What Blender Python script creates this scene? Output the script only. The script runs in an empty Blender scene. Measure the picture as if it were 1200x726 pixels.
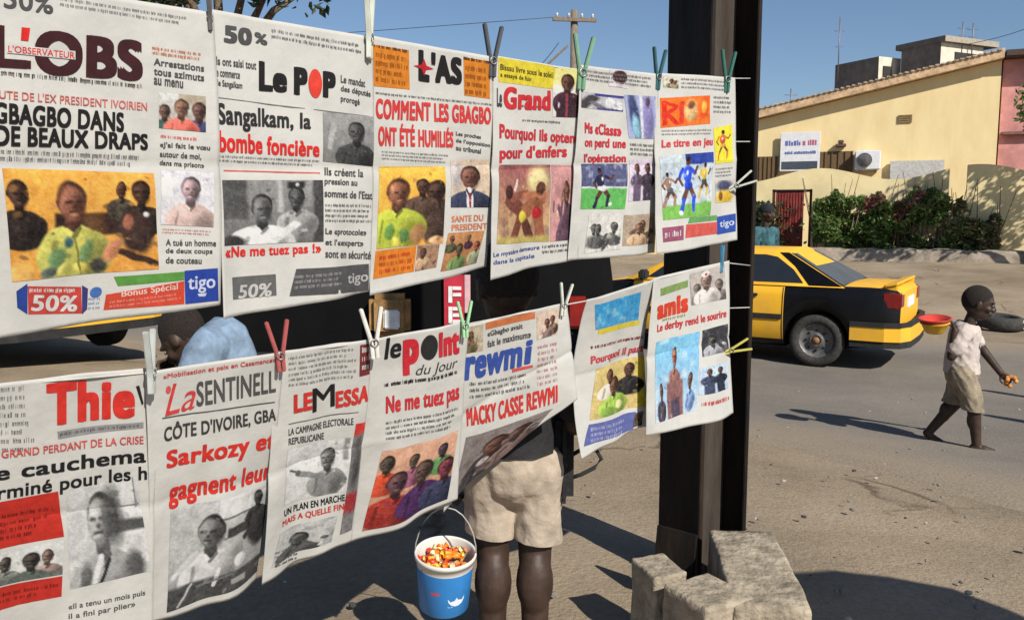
import bpy, bmesh, math, random
import numpy as np
from mathutils import Vector, Matrix, noise as mnoise
R = math.radians
random.seed(7); RNG = np.random.default_rng(7)
S = bpy.context.scene
COL = S.collection

# ------------------------------------------------------------------ camera
CAM = Vector((0, 0, 1.15)); PITCH = R(6.45)
cd = bpy.data.cameras.new("camera"); cam = bpy.data.objects.new("camera", cd); COL.objects.link(cam)
cam.location = CAM; cam.rotation_euler = (R(90) - PITCH, 0, 0)
cd.sensor_width = 36; cd.lens = 30.0; cd.clip_start = 0.05; cd.clip_end = 2000
S.camera = cam
# ------------------------------------------------------------------ light
SUN_EL = R(38); SX, SY = 0.55, -0.835
W = bpy.data.worlds.new("World"); S.world = W; W.use_nodes = True
wn = W.node_tree.nodes; bg = wn["Background"]
sky = wn.new("ShaderNodeTexSky"); sky.sky_type = 'NISHITA'; sky.sun_disc = False
sky.sun_elevation = SUN_EL; sky.sun_rotation = math.atan2(SX, SY); sky.altitude = 0
sky.air_density = 0.9; sky.dust_density = 0.45; sky.ozone_density = 3.2
W.node_tree.links.new(sky.outputs[0], bg.inputs[0]); bg.inputs[1].default_value = 0.056
ld = bpy.data.lights.new("sun", 'SUN'); ld.energy = 3.6; ld.angle = R(0.5); ld.color = (1, .94, .84)
lo = bpy.data.objects.new("sun", ld); COL.objects.link(lo)
sv = Vector((SX, SY, 0)).normalized() * math.cos(SUN_EL) + Vector((0, 0, math.sin(SUN_EL)))
lo.rotation_euler = sv.to_track_quat('Z', 'Y').to_euler()
S.view_settings.view_transform = 'Standard'; S.view_settings.look = 'None'
S.view_settings.exposure = 0.78; S.view_settings.gamma = 1; S.view_settings.use_curve_mapping = False
S.cycles.use_denoising = True
S.cycles.max_bounces = 6

# ------------------------------------------------------------------ helpers
cp, sp_ = math.cos(PITCH), math.sin(PITCH)
def ray(px, py):
    xc, yc = (px - 600) / 1000.0, -(py - 363) / 1000.0
    return Vector((xc, cp + yc * sp_, -sp_ + yc * cp))
def P(px, py, Y):
    d = ray(px, py); return CAM + d * (Y / d.y)
def proj(p):
    q = p - CAM
    zc = q.y * cp - q.z * sp_; yc = q.y * sp_ + q.z * cp
    return 600 + 1000 * q.x / zc, 363 - 1000 * yc / zc
NS, NC = 0.57, 0.82
GS = [(-60, 0), (2.6, 0), (4.5, -.16), (6.4, -.42), (9.6, -.6), (12.5, -.6), (14.5, -.48), (17, -.2), (20, .02), (24, .1), (60, .1), (900, .1)]
def ground_z(x, y):
    s = NS * x + NC * y
    for (a, za), (b, zb) in zip(GS, GS[1:]):
        if s <= b:
            t = max(0, min(1, (s - a) / (b - a))); return za + (zb - za) * t
    return .1
def lin(c):
    return tuple(((v / 255) / 12.92 if v / 255 <= .04045 else ((v / 255 + .055) / 1.055) ** 2.4) for v in c)
MATS = {}
def mat(name, col, rough=.8, var=.12, scale=12, bump=0, metal=0, spec=.4, bscale=None, col2=None, stretch=None, trans=0):
    if name in MATS: return MATS[name]
    m = bpy.data.materials.new(name); m.use_nodes = True; nt = m.node_tree; b = nt.nodes["Principled BSDF"]
    b.inputs["Roughness"].default_value = rough; b.inputs["Metallic"].default_value = metal
    b.inputs["Specular IOR Level"].default_value = spec
    tc = nt.nodes.new("ShaderNodeTexCoord"); src = tc.outputs["Object"]
    if stretch:
        mp = nt.nodes.new("ShaderNodeMapping"); mp.inputs["Scale"].default_value = stretch
        nt.links.new(src, mp.inputs[0]); src = mp.outputs[0]
    n = nt.nodes.new("ShaderNodeTexNoise"); n.inputs["Scale"].default_value = scale; n.inputs["Detail"].default_value = 6
    n.inputs["Roughness"].default_value = .65
    nt.links.new(src, n.inputs["Vector"])
    rp = nt.nodes.new("ShaderNodeValToRGB"); nt.links.new(n.outputs[0], rp.inputs[0])
    c2 = col2 or tuple(v * (1 - 2 * var) for v in col)
    c1 = col if col2 else tuple(min(1, v * (1 + var)) for v in col)
    rp.color_ramp.elements[0].position = .35; rp.color_ramp.elements[1].position = .65
    rp.color_ramp.elements[0].color = (*c2, 1); rp.color_ramp.elements[1].color = (*c1, 1)
    nt.links.new(rp.outputs[0], b.inputs["Base Color"])
    if bump:
        bp = nt.nodes.new("ShaderNodeBump"); bp.inputs["Strength"].default_value = bump; bp.inputs["Distance"].default_value = .02
        n2 = nt.nodes.new("ShaderNodeTexNoise"); n2.inputs["Scale"].default_value = bscale or scale * 4; n2.inputs["Detail"].default_value = 8
        nt.links.new(src, n2.inputs["Vector"]); nt.links.new(n2.outputs[0], bp.inputs["Height"]); nt.links.new(bp.outputs[0], b.inputs["Normal"])
    if trans: b.inputs["Transmission Weight"].default_value = trans
    MATS[name] = m; return m
def link(name, me, mats, parent=None):
    o = bpy.data.objects.new(name, me); COL.objects.link(o)
    for m in (mats if isinstance(mats, (list, tuple)) else [mats]): me.materials.append(m)
    if parent: o.parent = parent
    return o
def obj(name, bm, mats, parent=None, smooth=False):
    me = bpy.data.meshes.new(name); bmesh.ops.recalc_face_normals(bm, faces=bm.faces[:]); bm.to_mesh(me); bm.free()
    if smooth: me.shade_smooth()
    return link(name, me, mats, parent)
def raw(name, verts, faces, mats, parent=None, smooth=False, midx=None):
    me = bpy.data.meshes.new(name); me.from_pydata([tuple(v) for v in verts], [], [tuple(f) for f in faces])
    if midx is not None: me.polygons.foreach_set("material_index", midx)
    if smooth: me.shade_smooth()
    me.update(); return link(name, me, mats, parent)
def tag(o, label=None, cat=None, group=None, kind=None):
    if label: o["label"] = label
    if cat: o["category"] = cat
    if group: o["group"] = group
    if kind: o["kind"] = kind
    return o
def empty(name, loc=(0, 0, 0), rz=0):
    o = bpy.data.objects.new(name, None); COL.objects.link(o); o.location = loc; o.rotation_euler = (0, 0, rz)
    o.empty_display_size = .1; return o
def copy_tree(o, parent=None):
    c = o.copy(); COL.objects.link(c)
    if parent: c.parent = parent
    for ch in list(o.children): copy_tree(ch, c)
    return c
def box(bm, c, s, rz=0, bev=0, mi=0, rot=None):
    r = bmesh.ops.create_cube(bm, size=1)
    vs = r['verts']
    M = Matrix.Translation(c) @ (rot if rot is not None else Matrix.Rotation(rz, 4, 'Z')) @ Matrix.Diagonal((*s, 1))
    bmesh.ops.transform(bm, matrix=M, verts=vs)
    fs = set(f for v in vs for f in v.link_faces)
    for f in fs: f.material_index = mi
    if bev:
        es = set(e for v in vs for e in v.link_edges)
        bmesh.ops.bevel(bm, geom=list(es), offset=bev, segments=2, affect='EDGES')
    return vs
def tube(bm, pts, r, n=8, mi=0):
    pts = [Vector(p) for p in pts]; rs = r if isinstance(r, (list, tuple)) else [r] * len(pts)
    rings = []; up = Vector((0, 0, 1))
    for i, p in enumerate(pts):
        d = (pts[min(i + 1, len(pts) - 1)] - pts[max(i - 1, 0)]).normalized()
        a = d.cross(up if abs(d.z) < .95 else Vector((1, 0, 0))).normalized(); b = d.cross(a)
        rings.append([bm.verts.new(p + a * math.cos(2 * math.pi * k / n) * rs[i] + b * math.sin(2 * math.pi * k / n) * rs[i]) for k in range(n)])
    for A, B in zip(rings, rings[1:]):
        for k in range(n):
            f = bm.faces.new((A[k], A[(k + 1) % n], B[(k + 1) % n], B[k])); f.material_index = mi; f.smooth = True
    bm.faces.new(rings[0]).material_index = mi; bm.faces.new(rings[-1][::-1]).material_index = mi
def lathe(bm, prof, n=24, M=Matrix(), mi=0):
    rings = []
    for r, z in prof:
        rings.append([bm.verts.new(M @ Vector((r * math.cos(2 * math.pi * k / n), r * math.sin(2 * math.pi * k / n), z))) for k in range(n)])
    for A, B in zip(rings, rings[1:]):
        for k in range(n):
            f = bm.faces.new((A[k], A[(k + 1) % n], B[(k + 1) % n], B[k])); f.material_index = mi; f.smooth = True
    return rings
def ellip(bm, c, r, rot=None, u=14, v=10, mi=0):
    res = bmesh.ops.create_uvsphere(bm, u_segments=u, v_segments=v, radius=1)
    M = Matrix.Translation(c) @ (rot if rot is not None else Matrix()) @ Matrix.Diagonal((*r, 1))
    bmesh.ops.transform(bm, matrix=M, verts=res['verts'])
    for vv in res['verts']:
        for f in vv.link_faces: f.material_index = mi; f.smooth = True
def capsule(bm, a, b, ra, rb, n=12):
    a, b = Vector(a), Vector(b); d = b - a; L = d.length
    if L < 1e-6: ellip(bm, a, (ra,) * 3); return
    d /= L; x = d.cross(Vector((0, 0, 1)) if abs(d.z) < .9 else Vector((1, 0, 0))).normalized(); y = d.cross(x)
    prof = [(ra * math.cos(t), -ra * math.sin(t)) for t in (R(85), R(60), R(30), 0)]
    prof += [(rb * math.cos(t), L + rb * math.sin(t)) for t in (0, R(30), R(60), R(85))]
    rings = [[bm.verts.new(a + d * h + (x * math.cos(2 * math.pi * k / n) + y * math.sin(2 * math.pi * k / n)) * r) for k in range(n)] for r, h in prof]
    for A, B in zip(rings, rings[1:]):
        for k in range(n): bm.faces.new((A[k], A[(k + 1) % n], B[(k + 1) % n], B[k]))
    bm.faces.new(rings[0][::-1]); bm.faces.new(rings[-1])
def remesh(bm, voxel, smooth=3, cut=()):
    """voxel-union of overlapping shapes into one continuous skin; cut = [(point, normal)] planes whose + side is removed"""
    bmesh.ops.recalc_face_normals(bm, faces=bm.faces[:])
    me = bpy.data.meshes.new("tmp"); bm.to_mesh(me); bm.free()
    o = bpy.data.objects.new("tmp", me); COL.objects.link(o)
    m = o.modifiers.new("r", 'REMESH'); m.mode = 'VOXEL'; m.voxel_size = voxel
    if smooth:
        m2 = o.modifiers.new("s", 'SMOOTH'); m2.iterations = smooth; m2.factor = .5
    dg = bpy.context.evaluated_depsgraph_get()
    out = bpy.data.meshes.new_from_object(o.evaluated_get(dg)); bpy.data.objects.remove(o); bpy.data.meshes.remove(me)
    b2 = bmesh.new(); b2.from_mesh(out); bpy.data.meshes.remove(out)
    for p, n in cut:
        bmesh.ops.bisect_plane(b2, geom=b2.verts[:] + b2.edges[:] + b2.faces[:], plane_co=p, plane_no=n, clear_outer=True)
    for f in b2.faces: f.smooth = True
    return b2
def ext_poly(bm, pts, d, mi=0):
    """closed polygon pts extruded by vector d"""
    a = [bm.verts.new(p) for p in pts]; b = [bm.verts.new(Vector(p) + Vector(d)) for p in pts]
    n = len(a); fs = [bm.faces.new(a), bm.faces.new(b[::-1])]
    for i in range(n): fs.append(bm.faces.new((a[i], a[(i + 1) % n], b[(i + 1) % n], b[i])))
    for f in fs: f.material_index = mi
FR = Vector((.917, -.40, 0))                                # along the garden wall, to the right
FN = Vector((-.40, -.917, 0))                               # side facing the street
def on_s(px, s):
    k = (px - 600) / 1000.0 / 1.006; Y = s / (.40 * k + .917); return Vector((k * Y, Y, 0))

# ------------------------------------------------------------------ ground and road
def ground_mat():
    m = bpy.data.materials.new("sandy_dirt"); m.use_nodes = True; nt = m.node_tree; b = nt.nodes["Principled BSDF"]; L = nt.links.new
    tc = nt.nodes.new("ShaderNodeTexCoord"); src = tc.outputs["Object"]
    def ns(sc, det=8, ro=.6):
        n = nt.nodes.new("ShaderNodeTexNoise"); n.inputs["Scale"].default_value = sc; n.inputs["Detail"].default_value = det; n.inputs["Roughness"].default_value = ro
        L(src, n.inputs["Vector"]); return n.outputs[0]
    def ramp(f, stops):
        r = nt.nodes.new("ShaderNodeValToRGB"); e = r.color_ramp.elements
        e[0].position, e[0].color = stops[0][0], (*stops[0][1], 1); e[1].position, e[1].color = stops[-1][0], (*stops[-1][1], 1)
        for p, c in stops[1:-1]:
            q = e.new(p); q.color = (*c, 1)
        L(f, r.inputs[0]); return r.outputs[0]
    base = ramp(ns(.9), [(.28, (.20, .158, .11)), (.5, (.29, .232, .165)), (.72, (.36, .292, .212))])
    fine = ramp(ns(38, 6, .7), [(.3, (.78, .77, .76)), (.55, (1, 1, 1)), (.8, (1.16, 1.14, 1.1))])
    mx = nt.nodes.new("ShaderNodeMix"); mx.data_type = 'RGBA'; mx.blend_type = 'MULTIPLY'; mx.inputs[0].default_value = 1
    L(base, mx.inputs[6]); L(fine, mx.inputs[7])
    vo = nt.nodes.new("ShaderNodeTexVoronoi"); vo.inputs["Scale"].default_value = 22; L(src, vo.inputs["Vector"])
    peb = ramp(vo.outputs["Distance"], [(.0, (1, 1, 1)), (.12, (1, 1, 1)), (.16, (0, 0, 0))])
    gate = ramp(ns(3), [(.52, (0, 0, 0)), (.62, (1, 1, 1))])
    mm = nt.nodes.new("ShaderNodeMath"); mm.operation = 'MULTIPLY'; L(peb, mm.inputs[0]); L(gate, mm.inputs[1])
    mx2 = nt.nodes.new("ShaderNodeMix"); mx2.data_type = 'RGBA'; L(mm.outputs[0], mx2.inputs[0]); L(mx.outputs[2], mx2.inputs[6]); mx2.inputs[7].default_value = (.21, .19, .165, 1)
    ve = nt.nodes.new("ShaderNodeTexVoronoi"); ve.feature = 'DISTANCE_TO_EDGE'; ve.inputs["Scale"].default_value = .75
    wv = nt.nodes.new("ShaderNodeTexNoise"); wv.inputs["Scale"].default_value = 2.5; wv.inputs["Detail"].default_value = 6; L(src, wv.inputs["Vector"])
    va = nt.nodes.new("ShaderNodeVectorMath"); va.operation = 'MULTIPLY_ADD'; L(wv.outputs["Color"], va.inputs[0]); va.inputs[1].default_value = (.5, .5, 0); L(src, va.inputs[2]); L(va.outputs[0], ve.inputs["Vector"])
    cr = ramp(ve.outputs["Distance"], [(.0, (.45, .42, .40)), (.006, (.55, .52, .5)), (.014, (1, 1, 1))])
    gt = ramp(ns(.55), [(.5, (0, 0, 0)), (.56, (1, 1, 1))])
    st = ramp(ns(.33, 5), [(.34, (.80, .78, .76)), (.5, (1, 1, 1)), (.7, (1.08, 1.06, 1.03))])
    mx3 = nt.nodes.new("ShaderNodeMix"); mx3.data_type = 'RGBA'; mx3.blend_type = 'MULTIPLY'; L(gt, mx3.inputs[0]); L(mx2.outputs[2], mx3.inputs[6]); L(cr, mx3.inputs[7])
    mx4 = nt.nodes.new("ShaderNodeMix"); mx4.data_type = 'RGBA'; mx4.blend_type = 'MULTIPLY'; mx4.inputs[0].default_value = 1; L(mx3.outputs[2], mx4.inputs[6]); L(st, mx4.inputs[7])
    L(mx4.outputs[2], b.inputs["Base Color"]); b.inputs["Roughness"].default_value = .95; b.inputs["Specular IOR Level"].default_value = .15
    bp = nt.nodes.new("ShaderNodeBump"); bp.inputs["Strength"].default_value = .4; bp.inputs["Distance"].default_value = .025
    ad = nt.nodes.new("ShaderNodeMath"); ad.operation = 'ADD'; L(ns(14, 10, .7), ad.inputs[0]); L(ns(70, 4), ad.inputs[1])
    L(ad.outputs[0], bp.inputs["Height"]); L(bp.outputs[0], b.inputs["Normal"])
    return m
def build_ground():
    def lines(lo, hi, c0, c1, st):
        a = list(np.arange(c0, c1 + 1e-6, st)); d = st
        while a[0] > lo: d *= 1.35; a.insert(0, max(lo, a[0] - d))
        d = st
        while a[-1] < hi: d *= 1.35; a.append(min(hi, a[-1] + d))
        return a
    xs = lines(-900, 900, -7, 12, .16); ys = lines(-300, 1500, -1, 16, .16)
    vs = []
    for y in ys:
        for x in xs:
            z = ground_z(x, y)
            if abs(x) < 40 and abs(y) < 60:
                z += .022 * mnoise.noise((x * .9, y * .9, 0)) + .012 * mnoise.noise((x * 2.7, y * 2.7, 3))
            vs.append((x, y, z - .03))
    nx = len(xs)
    fs = [(j * nx + i, j * nx + i + 1, (j + 1) * nx + i + 1, (j + 1) * nx + i) for j in range(len(ys) - 1) for i in range(nx - 1)]
    return tag(raw("ground", vs, fs, ground_mat(), smooth=True), kind="structure")
build_ground()
def road_edge(t):
    a = 5.3 if t < -2 else 5.3 - 1.25 * min(1, (t + 2) / 2.4)
    return a + .16 * mnoise.noise((t * 1.1, 5, 0)) + .08 * mnoise.noise((t * 3.7, 9, 0))
def build_road():
    m = bpy.data.materials.new("worn_asphalt"); m.use_nodes = True; nt = m.node_tree; b = nt.nodes["Principled BSDF"]; L = nt.links.new
    tc = nt.nodes.new("ShaderNodeTexCoord")
    at = nt.nodes.new("ShaderNodeAttribute"); at.attribute_name = "dust"
    n1 = nt.nodes.new("ShaderNodeTexNoise"); n1.inputs["Scale"].default_value = .55; n1.inputs["Detail"].default_value = 9; n1.inputs["Roughness"].default_value = .7
    n2 = nt.nodes.new("ShaderNodeTexNoise"); n2.inputs["Scale"].default_value = 60; n2.inputs["Detail"].default_value = 5
    for n in (n1, n2): L(tc.outputs["Object"], n.inputs["Vector"])
    ad = nt.nodes.new("ShaderNodeMath"); ad.operation = 'ADD'; L(n1.outputs[0], ad.inputs[0]); L(at.outputs["Fac"], ad.inputs[1])
    r = nt.nodes.new("ShaderNodeValToRGB"); L(ad.outputs[0], r.inputs[0]); e = r.color_ramp.elements
    e[0].position, e[0].color = .33, (.15, .137, .12, 1); e[1].position, e[1].color = .95, (.28, .225, .165, 1)
    q = e.new(.6); q.color = (.215, .19, .16, 1)
    r2 = nt.nodes.new("ShaderNodeValToRGB"); L(n2.outputs[0], r2.inputs[0]); r2.color_ramp.elements[0].position = .3; r2.color_ramp.elements[0].color = (.8, .8, .8, 1)
    r2.color_ramp.elements[1].position = .7; r2.color_ramp.elements[1].color = (1.12, 1.12, 1.12, 1)
    mx = nt.nodes.new("ShaderNodeMix"); mx.data_type = 'RGBA'; mx.blend_type = 'MULTIPLY'; mx.inputs[0].default_value = 1
    L(r.outputs[0], mx.inputs[6]); L(r2.outputs[0], mx.inputs[7]); L(mx.outputs[2], b.inputs["Base Color"])
    b.inputs["Roughness"].default_value = .9; b.inputs["Specular IOR Level"].default_value = .2
    bp = nt.nodes.new("ShaderNodeBump"); bp.inputs["Strength"].default_value = .3; bp.inputs["Distance"].default_value = .015
    L(n2.outputs[0], bp.inputs["Height"]); L(bp.outputs[0], b.inputs["Normal"])
    ts = list(np.arange(-14, 12.01, .2)); ts = [-400, -200, -100, -50, -25] + ts + [25, 50, 100, 200, 400]
    K = 48; vs = []; du = []
    for t in ts:
        s0 = road_edge(t); s1 = 13.3 + .25 * mnoise.noise((t * .8, 1, 4)) + .1 * mnoise.noise((t * 3, 1, 9))
        for k in range(K + 1):
            s = s0 + (s1 - s0) * k / K
            x = NS * s + NC * t; y = NC * s - NS * t
            z = ground_z(x, y) + (.022 * mnoise.noise((x * .9, y * .9, 0)) + .012 * mnoise.noise((x * 2.7, y * 2.7, 3))) * .5 - .004
            ed = min(s - s0, s1 - s)
            if ed < .05: z -= .035
            vs.append((x, y, z)); du.append(max(0, .5 * (1 - ed / 1.6)))
    fs = [(j * (K + 1) + i, j * (K + 1) + i + 1, (j + 1) * (K + 1) + i + 1, (j + 1) * (K + 1) + i) for j in range(len(ts) - 1) for i in range(K)]
    o = raw("road", vs, fs, m, smooth=True)
    a = o.data.attributes.new("dust", 'FLOAT', 'POINT'); a.data.foreach_set("value", du)
    tag(o, kind="structure")
build_road()
def build_gravel():
    bm = bmesh.new(); rnd = random.Random(3)
    for i in range(420):
        if i < 60: x, y = rnd.uniform(.9, 3.2), rnd.uniform(2.2, 4.6)
        else: x, y = rnd.uniform(-3, 6), rnd.uniform(2, 8)
        r = rnd.choice([.004, .006, .009, .013]) * (1.6 if i % 37 == 0 else 1)
        res = bmesh.ops.create_icosphere(bm, subdivisions=1, radius=r)
        for v in res['verts']: v.co = v.co * rnd.uniform(.7, 1.2); v.co.z *= .6; v.co += Vector((x, y, ground_z(x, y) - .005))
        mi = rnd.choice([0, 0, 1, 2])
        for v in res['verts']:
            for f in v.link_faces: f.material_index = mi
    tag(obj("gravel", bm, [mat("pebble_grey", (.2, .18, .16)), mat("pebble_dark", (.05, .05, .05)), mat("pebble_pale", (.4, .36, .3))]), "scattered small pebbles and grit on the sandy ground", "gravel", kind="stuff")
build_gravel()

# ------------------------------------------------------------------ foliage
def leaf_mat(name, cols, rough=.55):
    m = bpy.data.materials.new(name); m.use_nodes = True; nt = m.node_tree; b = nt.nodes["Principled BSDF"]
    g = nt.nodes.new("ShaderNodeNewGeometry"); r = nt.nodes.new("ShaderNodeValToRGB"); nt.links.new(g.outputs["Random Per Island"], r.inputs[0])
    e = r.color_ramp.elements; e[0].color = (*cols[0], 1); e[1].color = (*cols[-1], 1)
    for i, c in enumerate(cols[1:-1]):
        q = e.new((i + 1) / (len(cols) - 1)); q.color = (*c, 1)
    nt.links.new(r.outputs[0], b.inputs["Base Color"]); b.inputs["Roughness"].default_value = rough
    b.inputs["Specular IOR Level"].default_value = .3
    tr = nt.nodes.new("ShaderNodeBsdfTranslucent"); nt.links.new(r.outputs[0], tr.inputs[0])
    ms = nt.nodes.new("ShaderNodeMixShader"); ms.inputs[0].default_value = .35
    nt.links.new(b.outputs[0], ms.inputs[1]); nt.links.new(tr.outputs[0], ms.inputs[2])
    nt.links.new(ms.outputs[0], nt.nodes["Material Output"].inputs[0])
    return m
LEAF = leaf_mat("green_leaves", [(.035, .06, .018), (.09, .155, .035), (.15, .235, .055), (.22, .28, .10)])
LEAFD = leaf_mat("dark_leaves", [(.012, .02, .01), (.03, .05, .018), (.06, .085, .03)])
DRY = leaf_mat("dry_stems", [(.10, .065, .045), (.18, .125, .09), (.24, .19, .13)])
BLOOM = leaf_mat("dull_pink_bracts", [(.2, .05, .07), (.32, .08, .11), (.36, .15, .14)])
def leaves(name, pts, size, m, parent=None, rnd=random):
    vs = []; fs = []
    for p in pts:
        a = Vector((rnd.gauss(0, 1), rnd.gauss(0, 1), rnd.gauss(0, .7))).normalized()
        b = a.cross(Vector((rnd.gauss(0, 1), rnd.gauss(0, 1), rnd.gauss(0, 1)))).normalized()
        s = size * rnd.uniform(.6, 1.4); c = a.cross(b) * s * .12; i = len(vs)
        p = Vector(p)
        vs += [p - a * s, p - b * s * .42 + c, p + a * s, p + b * s * .42 + c]
        fs += [(i, i + 1, i + 2), (i, i + 2, i + 3)]
    return raw(name, vs, fs, m, parent)
BARK = mat("bark", (.16, .115, .08), .9, .3, 20, .6)
def tree(name, base, h, clumps, label, leafsize, nleaf, m, limbs=(), tr=.12):
    root = empty(name, base); rnd = random.Random(hash(label) % 1000 if False else len(label))
    tag(root, label, "tree")
    bm = bmesh.new()
    top = Vector((.1, .05, h))
    tube(bm, [(0, 0, -.3), (.03, 0, h * .3), (-.04, .04, h * .65), top], [tr * 1.2, tr, tr * .8, tr * .55], 10)
    for q in limbs: tube(bm, [Vector(p) for p in q], [tr * .6] + [tr * .45] * (len(q) - 2) + [tr * .2], 8)
    for (c, r) in clumps:
        mid = (Vector(c) + top) / 2 + Vector((rnd.uniform(-.2, .2), rnd.uniform(-.2, .2), .1))
        tube(bm, [top - Vector((0, 0, .25)), mid, Vector(c)], [tr * .5, tr * .3, tr * .1], 6)
    obj("trunk", bm, BARK, root, True)
    pts = []
    for (c, r) in clumps:
        k = int(nleaf * r * r)
        for _ in range(k):
            d = Vector((rnd.gauss(0, 1), rnd.gauss(0, 1), rnd.gauss(0, .75))).normalized() * r * (rnd.random() ** .45)
            q = Vector(c) + d
            if mnoise.noise(q * 2.3) > -.12: pts.append(q)
    leaves("crown", pts, leafsize, m, root, rnd)
    return root

# ------------------------------------------------------------------ far setting: fence wall, gate, hedge, house
YEL = mat("yellow_plaster", (.83, .68, .38), .9, .05, 1.1, .2, spec=.15, bscale=60, col2=(.74, .58, .31), stretch=(1.5, 1.5, .5))
YEL2 = mat("pale_yellow_plaster", (.78, .65, .37), .9, .07, 1.6, .2, spec=.15, bscale=50)
PINK = mat("pink_plaster", (.62, .29, .27), .9, .14, 1.8, .2, spec=.15)
FS = 23.3
P0 = on_s(950, FS)
def along(px, s=FS): return (on_s(px, s) - P0).dot(FR)
def fence_top(a):
    return 2.13 + .16 * math.sin(a * 1.75 + 1.3) + .03 * a * .25
def wall_run(bm, a0, a1, th=.22, z0=-.6, ztop=None, step=.2):
    n = max(2, int((a1 - a0) / step)); F = []; B = []
    for i in range(n + 1):
        a = a0 + (a1 - a0) * i / n; p = P0 + FR * a; zt = ztop if ztop else fence_top(a)
        F.append((bm.verts.new(p + Vector((0, 0, z0))), bm.verts.new(p + Vector((0, 0, zt)))))
        q = p - FN * th; B.append((bm.verts.new(q + Vector((0, 0, z0))), bm.verts.new(q + Vector((0, 0, zt)))))
    for i in range(n):
        bm.faces.new((F[i][0], F[i + 1][0], F[i + 1][1], F[i][1])); bm.faces.new((B[i + 1][0], B[i][0], B[i][1], B[i + 1][1]))
        bm.faces.new((F[i][1], F[i + 1][1], B[i + 1][1], B[i][1]))
    bm.faces.new((F[0][0], F[0][1], B[0][1], B[0][0])); bm.faces.new((F[n][1], F[n][0], B[n][0], B[n][1]))
g0, g1 = along(904), along(951)
bm = bmesh.new()
wall_run(bm, along(560), g0); wall_run(bm, g1, along(1110)); wall_run(bm, along(1131), along(1420)); wall_run(bm, along(1110), along(1131), ztop=1.35)
zl = 1.15 + (250 - 222) / 1000 * P0.y
wall_run(bm, g0, g1, z0=zl)
fence = tag(obj("fence_wall", bm, YEL2), "long pale yellow garden wall with a wavy top behind the hedge", "wall", kind="thing")
gp = P0 + FR * ((g0 + g1) / 2) - FN * .09
gate = empty("gate", gp, math.atan2(FR.y, FR.x)); tag(gate, "red metal gate in the yellow garden wall, left of the hedge", "gate")
GRED = mat("red_gate_paint", (.24, .035, .03), .6, .25, 6, .1)
gw = (g1 - g0)
bm = bmesh.new(); box(bm, (-.06, 0, (zl - .1 + .05) / 2 + .02), (gw - .3, .05, zl - .12), bev=.01)
for i in range(9): box(bm, (-gw / 2 + .18 + i * (gw - .42) / 8, -.032, zl / 2), (.03, .02, zl - .2))
obj("panel", bm, GRED, gate)
bm = bmesh.new(); box(bm, (-gw / 2 + .04, 0, zl / 2), (.06, .08, zl)); box(bm, (gw / 2 - .04, 0, zl / 2), (.06, .08, zl)); box(bm, (0, 0, zl - .04), (gw - .15, .08, .06))
obj("frame", bm, mat("dark_red", (.08, .02, .018), .6), gate)
bm = bmesh.new(); box(bm, (gw * .28, -.06, 1.0), (.03, .05, .14), bev=.005); obj("handle", bm, mat("dull_steel", (.25, .25, .25), .4, metal=.8), gate)
# hedge of bougainvillea
hb = P0 + FN * .05
hedge = empty("hedge", hb); tag(hedge, "leafy green bougainvillea hedge with dull pink flowers along the yellow wall", "hedge")
rnd = random.Random(11)
a0, a1 = along(956), along(1170)
pts = []; dry = []; blo = []
for i in range(12500):
    a = rnd.uniform(a0, a1); f = (a - a0) / (a1 - a0)
    ht = 1.6 + .42 * mnoise.noise((a * 1.3, 0, 2)) + .28 * mnoise.noise((a * 4, 0, 7)) - (.75 * max(0, f - .72) / .28)
    z = .12 + (ht - .12) * rnd.random() ** .75
    dep = rnd.random() ** .6 * (.75 + .25 * mnoise.noise((a * 2.2, z * 2.2, 1)))
    q = FR * a + FN * dep + Vector((0, 0, z))
    if mnoise.noise(q * 2.1) < -.16: continue
    if f > .62 and rnd.random() < (f - .55) * 1.6: dry.append(q)
    elif z > ht - .45 and .28 < f < .62 and mnoise.noise((a * 2.5, z * 3, 5)) > -.08 and rnd.random() < .7: blo.append(q)
    else: pts.append(q)
leaves("foliage", pts, .075, LEAF, hedge, rnd); leaves("dry_twigs", dry, .07, DRY, hedge, rnd); leaves("blossom", blo, .06, BLOOM, hedge, rnd)
bm = bmesh.new()
for i in range(46):
    a = rnd.uniform(a0, a1); top = rnd.uniform(1.1, 2.15)
    b0 = FR * a + FN * .2; b1 = FR * (a + rnd.uniform(-.5, .5)) + FN * rnd.uniform(.1, .7) + Vector((0, 0, top))
    tube(bm, [b0 - Vector((0, 0, .2)), (b0 + b1) / 2 + FN * .15, b1], [.025, .016, .006], 5)
obj("stem", bm, BARK, hedge)
hedge2 = empty("shrub", hb + FR * along(884)); tag(hedge2, "low olive green shrub left of the red gate, beside the standing man", "shrub")
pts = []
for i in range(2400):
    q = FR * rnd.gauss(0, .42) + FN * (rnd.random() * .7) + Vector((0, 0, .1 + 1.35 * rnd.random() ** .8))
    if mnoise.noise(q * 2.4) > -.25: pts.append(q)
leaves("foliage", pts, .07, LEAFD, hedge2, rnd)
bm = bmesh.new()
for i in range(5): tube(bm, [(rnd.uniform(-.1, .1), -.3, -.2), (rnd.uniform(-.4, .4), -.35, 1.0)], [.02, .008], 5)
obj("stem", bm, BARK, hedge2)
bm = bmesh.new(); a_, b__ = along(946), along(1420); n = 60
pv = []
for i in range(n + 1):
    u = a_ + (b__ - a_) * i / n; p = P0 + FR * u + FN * (1.15 + .08 * mnoise.noise((u * 2, 0, 0))); h = .30 + .06 * mnoise.noise((u * 1.5, 3, 0)) + .03 * mnoise.noise((u * 6, 3, 0))
    pv.append([bm.verts.new(p + FN * d + Vector((0, 0, z))) for d, z in ((.16, -.5), (.10, h * .7), (.02, h), (-.25, h + .02), (-.3, -.5))])
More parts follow.
